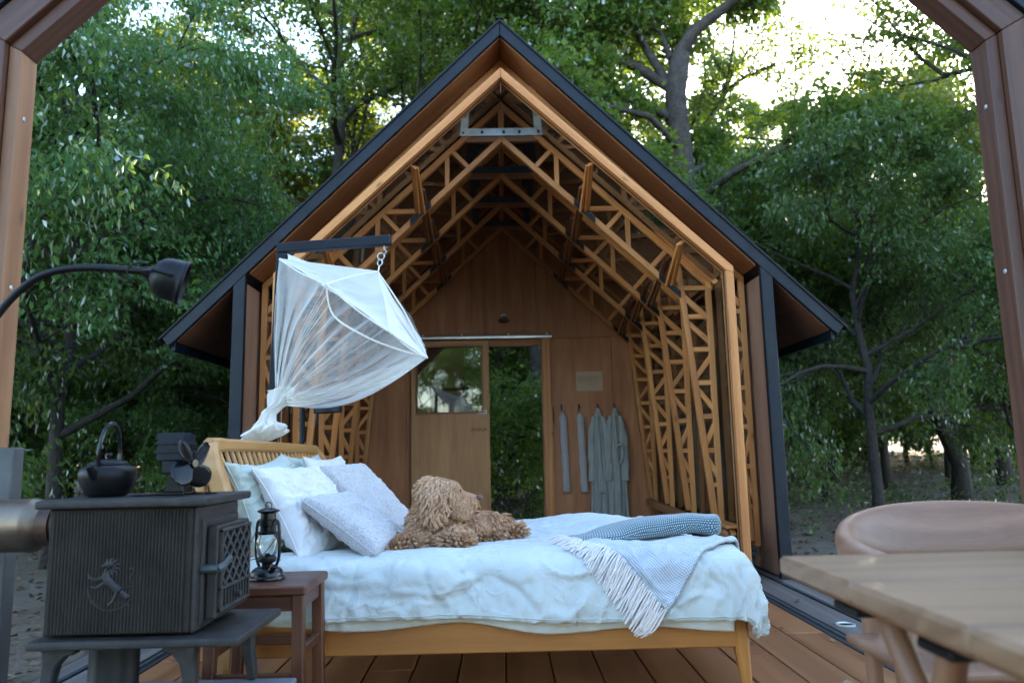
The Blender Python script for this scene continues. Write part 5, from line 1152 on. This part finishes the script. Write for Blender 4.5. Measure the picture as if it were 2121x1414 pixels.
fp = MB(); fp.lathe([(.058, .002), (.074, -.018), (.078, -.03), (.078, -.034), (.076, -.04), (.076, -.62)], (-1.338, 2.27, .765), (1, 0, 0), 36); tag(fp.build('flue_pipe', M['flue_steel'], smooth=True), 'wide brushed steel flue pipe leaving the stove sideways', 'flue pipe')
gp = MB().box((-1.69, 2.50, 0), (-1.592, 2.56, .995)).build('metal_post', M['grey_post'], bevel=.004); tag(gp, 'grey square metal post with flat top behind the flue pipe', 'post')
# kettle
KX, KY, KZ = -1.163, 2.27, .8436
ke = thing('kettle', (KX, KY, KZ), 'round black cast iron kettle on the stove top', 'kettle')
MB().lathe([(.0, 0), (.048, 0), (.056, .006), (.070, .030), (.077, .052), (.0785, .068), (.074, .080), (.064, .087), (.052, .090), (.050, .093)], (KX, KY, KZ), seg=40).build('body', M['black_metal'], ke, smooth=True, angle=60)
MB().lathe([(.0, .108), (.010, .108), (.045, .100), (.053, .097), (.054, .092), (.049, .0915)], (KX, KY, KZ), seg=36).build('lid', M['black_metal'], ke, smooth=True, angle=60)
b = MB(); b.lathe([(.005, .107), (.006, .114), (.010, .119), (.008, .125), (0, .126)], (KX, KY, KZ), seg=14); b.build('lid_knob', M['black_metal'], ke, smooth=True)
MB().tube([(KX - .003, KY - .068, KZ + .058), (KX - .004, KY - .088, KZ + .078), (KX - .005, KY - .098, KZ + .090)], [.015, .011, .009], 12).build('spout', M['black_metal'], ke, smooth=True)
MB().tube(smooth_path([(KX, KY - .055, KZ + .088), (KX + .001, KY - .062, KZ + .13), (KX + .004, KY - .04, KZ + .19), (KX + .006, KY, KZ + .213), (KX + .004, KY + .04, KZ + .19), (KX + .001, KY + .062, KZ + .13), (KX, KY + .055, KZ + .088)], 30), .0058, 8).build('handle', M['gloss_black'], ke, smooth=True)
# stove fan
fnx, fny = -.960, 2.27
fa = thing('stove_fan', (fnx, fny, .846), 'small black heat powered fan with four blades on the stove', 'stove fan')
MB().box((fnx - .035, fny - .05, .8455), (fnx + .04, fny + .05, .852)).build('foot', M['black_metal'], fa, bevel=.002)
MB().prism([(fnx - .026, fny - .03, .852), (fnx + .034, fny - .03, .852), (fnx + .022, fny - .03, .905), (fnx - .014, fny - .03, .905)], (0, .06, 0)).build('stand', M['black_metal'], fa, bevel=.003)
MB().box((fnx - .030, fny - .038, .906), (fnx + .028, fny + .038, .945)).build('motor_block', M['navy_metal'], fa, bevel=.003)
for k in range(6): MB().box((fnx - .044 + (k % 2) * .004, fny - .042 + k * .0145, .945), (fnx + .034, fny - .042 + k * .0145 + .008, 1.024 - (k % 3) * .004)).build('fin', M['navy_metal'], fa, bevel=.001)
for z in (.965, .99): MB().box((fnx - .05, fny - .046, z), (fnx + .036, fny + .046, z + .006)).build('fin_band', M['navy_metal'], fa, bevel=.001)
hub = Vector((fnx + .055, fny - .03, .934)); ax = Vector((.92, -.39, .05)).normalized()
MB().tube([hub - ax * .04, hub + ax * .012], [.006, .011], 12).build('hub', M['gloss_black'], fa, smooth=True)
u1 = ax.cross(Vector((0, 0, 1))).normalized(); u2 = ax.cross(u1)
for k in range(4):
    an = RAD(28 + 90 * k); rd = u1 * math.cos(an) + u2 * math.sin(an); tg_ = ax.cross(rd); P = np.zeros((14, 9, 3))
    for i in range(14):
        f = i / 13; rr_ = .010 + .072 * f; wd = .034 * math.sin(math.pi * min(1, .12 + .80 * f)) ** .8 * (1 if f < .9 else math.sqrt(max(.02, 1 - ((f - .9) / .1) ** 2)))
        for j in range(9):
            g_ = (j / 8 - .5) * 2; P[i, j] = hub + rd * rr_ + tg_ * (g_ * wd + .012 * f) + ax * (g_ * wd * .45 + .004 * (1 - g_ * g_))
    grid_obj('blade', P, M['gloss_black'], fa, solid=.0015)

# ---- gooseneck lamp
la = thing('gooseneck_lamp', (-1.66, 2.3, 0), 'black gooseneck floor lamp arching over the stove', 'floor lamp')
stem = smooth_path([(-1.655, 2.3, .03), (-1.652, 2.3, .6), (-1.64, 2.3, 1.1), (-1.60, 2.3, 1.29), (-1.53, 2.3, 1.415), (-1.455, 2.3, 1.495), (-1.39, 2.3, 1.527), (-1.325, 2.3, 1.539), (-1.25, 2.3, 1.540), (-1.17, 2.3, 1.533), (-1.105, 2.3, 1.527)], 70)
MB().tube(stem, .0115, 12).build('stem', M['black_metal'], la, smooth=True); MB().lathe([(.12, 0.001), (.12, .012), (.10, .02), (.02, .026)], (-1.655, 2.3, 0), seg=32).build('foot', M['black_metal'], la, smooth=True)
ax = Vector((.90, .33, -.26)).normalized(); hp = Vector((-1.105, 2.3, 1.527))
MB().lathe([(.0, -.004), (.014, -.002), (.018, .012), (.020, .022), (.044, .034), (.058, .05), (.065, .072), (.067, .098), (.069, .112), (.072, .114), (.072, .124), (.067, .124), (.064, .11)], hp, ax, 36).build('shade', M['black_metal'], la, smooth=True, angle=50)
MB().lathe([(.0, .117), (.04, .116), (.0635, .108)], hp, ax, 32).build('lens', M['clear_glass'], la, smooth=True)
MB().lathe([(.0, .10), (.03, .092), (.055, .085), (.062, .10)], hp, ax, 32).build('reflector', M['steel'], la, smooth=True)
b = MB(); pv = ax.cross(Vector((0, 0, 1))).normalized()
for sg in (1, -1): b.tube([hp + pv * sg * .014, hp + ax * .03 + pv * sg * .062, hp + ax * .09 + pv * sg * .072], .0045, 6)
b.build('yoke', M['black_metal'], la, smooth=True)
MB().tube(smooth_path([(-1.19, 2.297, 1.523), (-1.165, 2.285, 1.50), (-1.15, 2.285, 1.488), (-1.143, 2.29, 1.50), (-1.15, 2.29, 1.53), (-1.12, 2.29, 1.552), (-1.085, 2.29, 1.548)], 26), .0028, 6).build('cable', M['black_metal'], la, smooth=True)

# ---- stools, lantern, tin
def stool(loc, label):
    t = thing('wooden_stool', loc, label, 'stool', 'bedside stools'); x, y, _ = loc
    beam('seat', (x - .172, y, .507), (x + .172, y, .507), .33, .032, M['stool'], t, bevel=.006)
    for sx in (-1, 1):
        for sy in (-1, 1):
            b = MB(); sweep_rect(b, [(x + sx * .152, y + sy * .142, .003), (x + sx * .142, y + sy * .132, .49)], .04, .04, (0, 1, 0), .12); b.build('leg', M['stool'], t, frame_of((x + sx * .147, y + sy * .137, .25), (0, 0, 1), (1, 0, 0)))
        beam('apron', (x + sx * .143, y - .112, .463), (x + sx * .143, y + .112, .463), .018, .05, M['stool'], t); beam('stretcher', (x + sx * .147, y - .115, .30), (x + sx * .147, y + .115, .30), .02, .032, M['stool'], t)
    for sy in (-1, 1): beam('apron', (x - .122, y + sy * .133, .463), (x + .122, y + sy * .133, .463), .018, .05, M['stool'], t); beam('stretcher', (x - .125, y + sy * .137, .255 + .03 * sy), (x + .125, y + sy * .137, .255 + .03 * sy), .02, .032, M['stool'], t)
    return t
stool((-.832, 2.765, 0), 'dark red brown wooden stool carrying the lantern'); stool((-.72, 4.96, 0), 'dark wooden stool hidden beyond the far side of the bed')
LX, LY, LZ = -.836, 2.755, .5236
ln = thing('oil_lantern', (LX, LY, LZ), 'black storm lantern with glass globe on the stool', 'lantern')
MB().lathe([(.0, 0), (.060, 0), (.063, .004), (.062, .010), (.056, .014), (.055, .024), (.051, .032), (.040, .040), (.030, .043), (.018, .045)], (LX, LY, LZ), seg=36).build('tank', M['gloss_black'], ln, smooth=True, angle=45)
MB().lathe([(.018, .045), (.019, .055), (.030, .060), (.032, .070), (.030, .078), (.012, .080), (.008, .088)], (LX, LY, LZ), seg=28).build('burner', M['black_metal'], ln, smooth=True, angle=45)
MB().lathe([(.028, .079), (.036, .095), (.040, .115), (.038, .135), (.030, .156)], (LX, LY, LZ), seg=32).build('globe', M['clear_glass'], ln, smooth=True)
MB().lathe([(.033, .154), (.034, .162), (.027, .166), (.027, .182), (.031, .184), (.031, .205), (.027, .207), (.026, .226), (.038, .232), (.040, .236), (.020, .244), (.012, .246), (.0, .247)], (LX, LY, LZ), seg=32).build('chimney', M['gloss_black'], ln, smooth=True, angle=45)
for s in (-1, 1): MB().tube(smooth_path([(LX + s * .034, LY - s * .02, LZ + .04), (LX + s * .048, LY - s * .028, LZ + .075), (LX + s * .05, LY - s * .03, LZ + .13), (LX + s * .046, LY - s * .028, LZ + .19), (LX + s * .03, LY - s * .018, LZ + .202)], 20), .0055, 8).build('air_tube', M['gloss_black'], ln, smooth=True)
b = MB(); torus(b, (LX, LY, LZ + .252), .013, .0018, (.3, 1, 0), 16, 5); b.build('top_ring', M['black_metal'], ln, smooth=True)
MB().tube(smooth_path([(LX - .05, LY + .028, LZ + .165), (LX - .075, LY + .01, LZ + .10), (LX - .10, LY - .01, LZ + .05), (LX - .055, LY - .06, LZ + .07), (LX + .0, LY - .05, LZ + .09), (LX + .05, LY - .028, LZ + .165)], 30), .0014, 5).build('bail', M['black_metal'], ln, smooth=True)
MB().tube([(LX + .03, LY - .045, LZ + .036), (LX + .038, LY - .052, LZ + .052)], [.012, .010], 12).build('filler_cap', M['gloss_black'], ln, smooth=True)
MB().tube([(LX + .014, LY, LZ + .066), (LX + .055, LY - .02, LZ + .066)], .002, 6).build('wick_wheel', M['steel'], ln, smooth=True)
ti = MB().lathe([(.0, 0), (.055, 0), (.057, .006), (.053, .012), (.057, .02), (.053, .03), (.056, .04), (.052, .05), (.05, .062), (.03, .07), (.0, .072)], (-.66, 4.93, .5236), seg=32).build('tin', M['gloss_black'], smooth=True); tag(ti, 'low black ribbed tin half hidden between cushion and dog', 'tin')
b = MB(); b.tube(smooth_path([(-.62, 3.05, .008), (-.85, 3.3, .008), (-1.15, 3.25, .008), (-1.32, 3.45, .008), (-1.5, 3.7, .008)], 40), .0035, 6); tag(b.build('cable', M['black_metal'], smooth=True), 'thin black cable lying on the deck under the stool', 'cable')

# ---- reading lamp behind the headboard
rl = thing('reading_lamp', (-1.29, 4.92, 0), 'black reading lamp with drum shade beyond the headboard', 'floor lamp')
MB().tube([(-1.29, 4.92, .0), (-1.29, 4.92, 1.33), (-1.27, 4.92, 1.36), (-1.13, 4.92, 1.37)], .0165, 12).build('pole', M['navy_metal'], rl, smooth=True); MB().lathe([(.11, .001), (.11, .014), (.02, .02)], (-1.29, 4.92, 0), seg=28).build('foot', M['navy_metal'], rl, smooth=True)
MB().lathe([(.066, 0), (.092, 0), (.092, -.002), (.086, .125), (.0, .13)], (-1.125, 4.92, 1.225), (-.05, 0, 1), 32).build('shade', M['navy_metal'], rl, smooth=True, angle=50)
MB().tube([(-1.185, 4.89, 1.23), (-1.195, 4.88, 1.14)], .007, 8).build('handle', M['navy_metal'], rl, smooth=True)

# ---- robes and long bags on the hooks
def robe(x, label, seed, w=1.0):
    t = thing('bathrobe', (x, 8.70, 1.42), label, 'bathrobe'); yb = 8.685
    prof = [(1.425, .012, .012), (1.40, .03, .03), (1.34, .055, .045), (1.26, .082, .055), (1.12, .10, .06), (.9, .115, .06), (.65, .13, .065), (.4, .15, .07), (.19, .16, .07)]
    n, m = 50, 64; P = np.zeros((n, m, 3)); zz_ = np.linspace(1.425, .19, n)
    for i, z in enumerate(zz_):
        k = next(q for q in range(len(prof) - 1) if prof[q][0] >= z >= prof[q + 1][0] - 1e-6); f = (prof[k][0] - z) / (prof[k][0] - prof[k + 1][0]); rx = prof[k][1] * (1 - f) + prof[k + 1][1] * f; ry = prof[k][2] * (1 - f) + prof[k + 1][2] * f; d = (1.425 - z) / 1.2
        for j in range(m):
            a_ = 2 * math.pi * j / (m - 1); fo = 1 + d * (.42 * math.sin(6 * a_ + seed + z * 1.2) + .26 * math.sin(11 * a_ + seed * 2 - z * 2)) + .05 * math.sin(17 * a_ + z * 9)
            P[i, j] = (x + w * rx * math.cos(a_) * (1 + .06 * math.sin(seed + z * 5)), yb - abs(ry) * .1 + ry * math.sin(a_) * fo * .8, z)
    P[..., 1] = np.minimum(P[..., 1], 8.738); grid_obj('gown', P, M['robe'], t)
    for s in (-1, 1):
        pa_ = smooth_path([(x + s * .055, yb - .02, 1.33), (x + s * .078, yb - .03, 1.16), (x + s * .094, yb - .035, .95), (x + s * .090, yb - .045, .78), (x + s * .096, yb - .045, .60)], 24); P = np.zeros((24, 22, 3))
        for i, c in enumerate(pa_):
            for j in range(22):
                a_ = 2 * math.pi * j / 21; rr_ = (.018 + .019 * min(1, i / 7)) * (1 + .12 * math.sin(3 * a_ + i * .7 + seed) + .1 * math.sin(i * 1.3 + seed)); P[i, j] = (c.x + rr_ * 1.1 * math.cos(a_), c.y + rr_ * .8 * math.sin(a_), c.z)
        grid_obj('sleeve', P, M['robe'], t)
    P = np.zeros((30, 8, 3))
    for i in range(30):
        for j in range(8): P[i, j] = (x - .02 + .035 * (i / 29) + (j / 7 - .5) * .045, yb - .072 + .012 * math.sin(j), 1.33 - i * .03)
    grid_obj('lapel', P, M['robe'], t, solid=.006)
    MB().tube([(x, 8.70, 1.42), (x, 8.705, 1.445), (x, 8.71, 1.44)], .004, 6).build('loop', M['robe'], t)
    return t
robe(1.11, 'grey green bathrobe on the third hook from the doorway', 1.0, .74); rb = robe(1.305, 'grey green bathrobe with looped belt on the last hook', 3.3, .8)
MB().tube(smooth_path([(1.30, 8.60, .98), (1.36, 8.59, 1.0), (1.36, 8.59, .86), (1.31, 8.59, .78), (1.29, 8.59, .88), (1.30, 8.60, .98)], 26), .012, 8).build('belt', M['robe'], rb, smooth=True)
for x, lb in ((.705, 'long grey tubular cloth bag on the hook nearest the doorway'), (.905, 'long beige tubular cloth bag on the second hook')):
    P = np.zeros((50, 22, 3))
    for i in range(50):
        f = i / 49; rr_ = .036 * min(1, f * 14 + .35) * (1 if f < .96 else 1.0 + .15 * math.sin((f - .96) * 70)) * (1 + .05 * math.sin(f * 23)); 
        if i == 49: rr_ *= .3
        for j in range(22): a_ = 2 * math.pi * j / 21; P[i, j] = (x + rr_ * math.cos(a_) * 1.15 + .025 * f, 8.705 + rr_ * math.sin(a_) * .7, 1.375 - f * .90 + .006 * math.sin(a_ * 3))
    o = grid_obj('cloth_bag', P, M['bag_cloth']); tag(o, lb, 'cloth bag'); MB().tube([(x, 8.705, 1.37), (x, 8.70, 1.425), (x + .002, 8.705, 1.44)], .004, 6).build('loop', M['bag_cloth'], o)

# ---- table and chair
ta = thing('folding_table', (1.1, .95, 0), 'pale oiled wooden folding table at the picture edge', 'table')
for k in range(4):
    y0 = .30 + k * .3; beam('top_board', (.532, y0 + .15, .722), (1.75, y0 + .15, .722), .2985, .036, M['table_wood'], ta, bevel=.007)
beam('edge_rail', (.60, .34, .693), (.60, 1.44, .693), .04, .022, M['table_wood'], ta)
for yy, zz2 in ((1.34, .688), (1.07, .688)): MB().box((.582, yy - .042, .664), (.638, yy + .042, .681)).build('bracket', M['black_metal'], ta, bevel=.004)
for x in (.61, 1.66):
    b = MB(); b.tube([(x, 1.07, .67), (x, 1.33, .012)], .021, 14); b.build('leg', M['chair_wood'], ta, frame_of((x, 1.2, .35), (0, .26, -.66), (1, 0, 0)), smooth=True)
    b = MB(); b.tube([(x + .045, 1.345, .67), (x + .045, .78, .012)], .021, 14); b.build('leg', M['chair_wood'], ta, frame_of((x, 1.06, .35), (0, -.565, -.66), (1, 0, 0)), smooth=True)
ch_ = thing('wooden_chair', (1.3, 1.95, 0), 'wooden armchair with one broad curved crest rail behind the table', 'chair')
pl = smooth_path([(.955, 1.70, .655), (.90, 1.86, .665), (.905, 2.02, .672), (1.0, 2.17, .685), (1.15, 2.25, .697), (1.32, 2.275, .70), (1.49, 2.25, .697), (1.64, 2.17, .685), (1.735, 2.02, .672), (1.74, 1.86, .665), (1.685, 1.70, .655)], 70)
P = np.zeros((70, 24, 3)); cc_ = Vector((1.32, 1.85, 0))
for i, c in enumerate(pl):
    o_ = (c - cc_); o_.z = 0; o_.normalize(); f = math.sin(math.pi * i / 69) ** 1.5
    for j in range(24):
        a_ = 2 * math.pi * j / 23; hx = .024 + .010 * (1 - f); hz = .020 + .058 * f; px_, pz_ = hx * math.copysign(abs(math.cos(a_)) ** .8, math.cos(a_)), hz * math.copysign(abs(math.sin(a_)) ** .8, math.sin(a_)); P[i, j] = c + o_ * (px_ + pz_ * .42 * f) + Vector((0, 0, pz_))
grid_obj('crest_rail', P, M['chair_wood'], ch_)
for x, y in ((.915, 1.80), (1.725, 1.80), (1.02, 2.18), (1.62, 2.18)):
    zt_ = .655 if y < 2 else .69; MB().tube([(x + (.0 if y < 2 else 0), y, .004), (x, y, .43), (x, y, zt_)], [.015, .024, .016], 14).build('leg', M['chair_wood'], ch_, frame_of((x, y, .3), (0, 0, 1), (1, 0, 0)), smooth=True)
MB().box((.94, 1.76, .41), (1.70, 2.17, .435)).build('seat', M['chair_wood'], ch_, bevel=.01, segs=2)
bpy.context.view_layer.update()
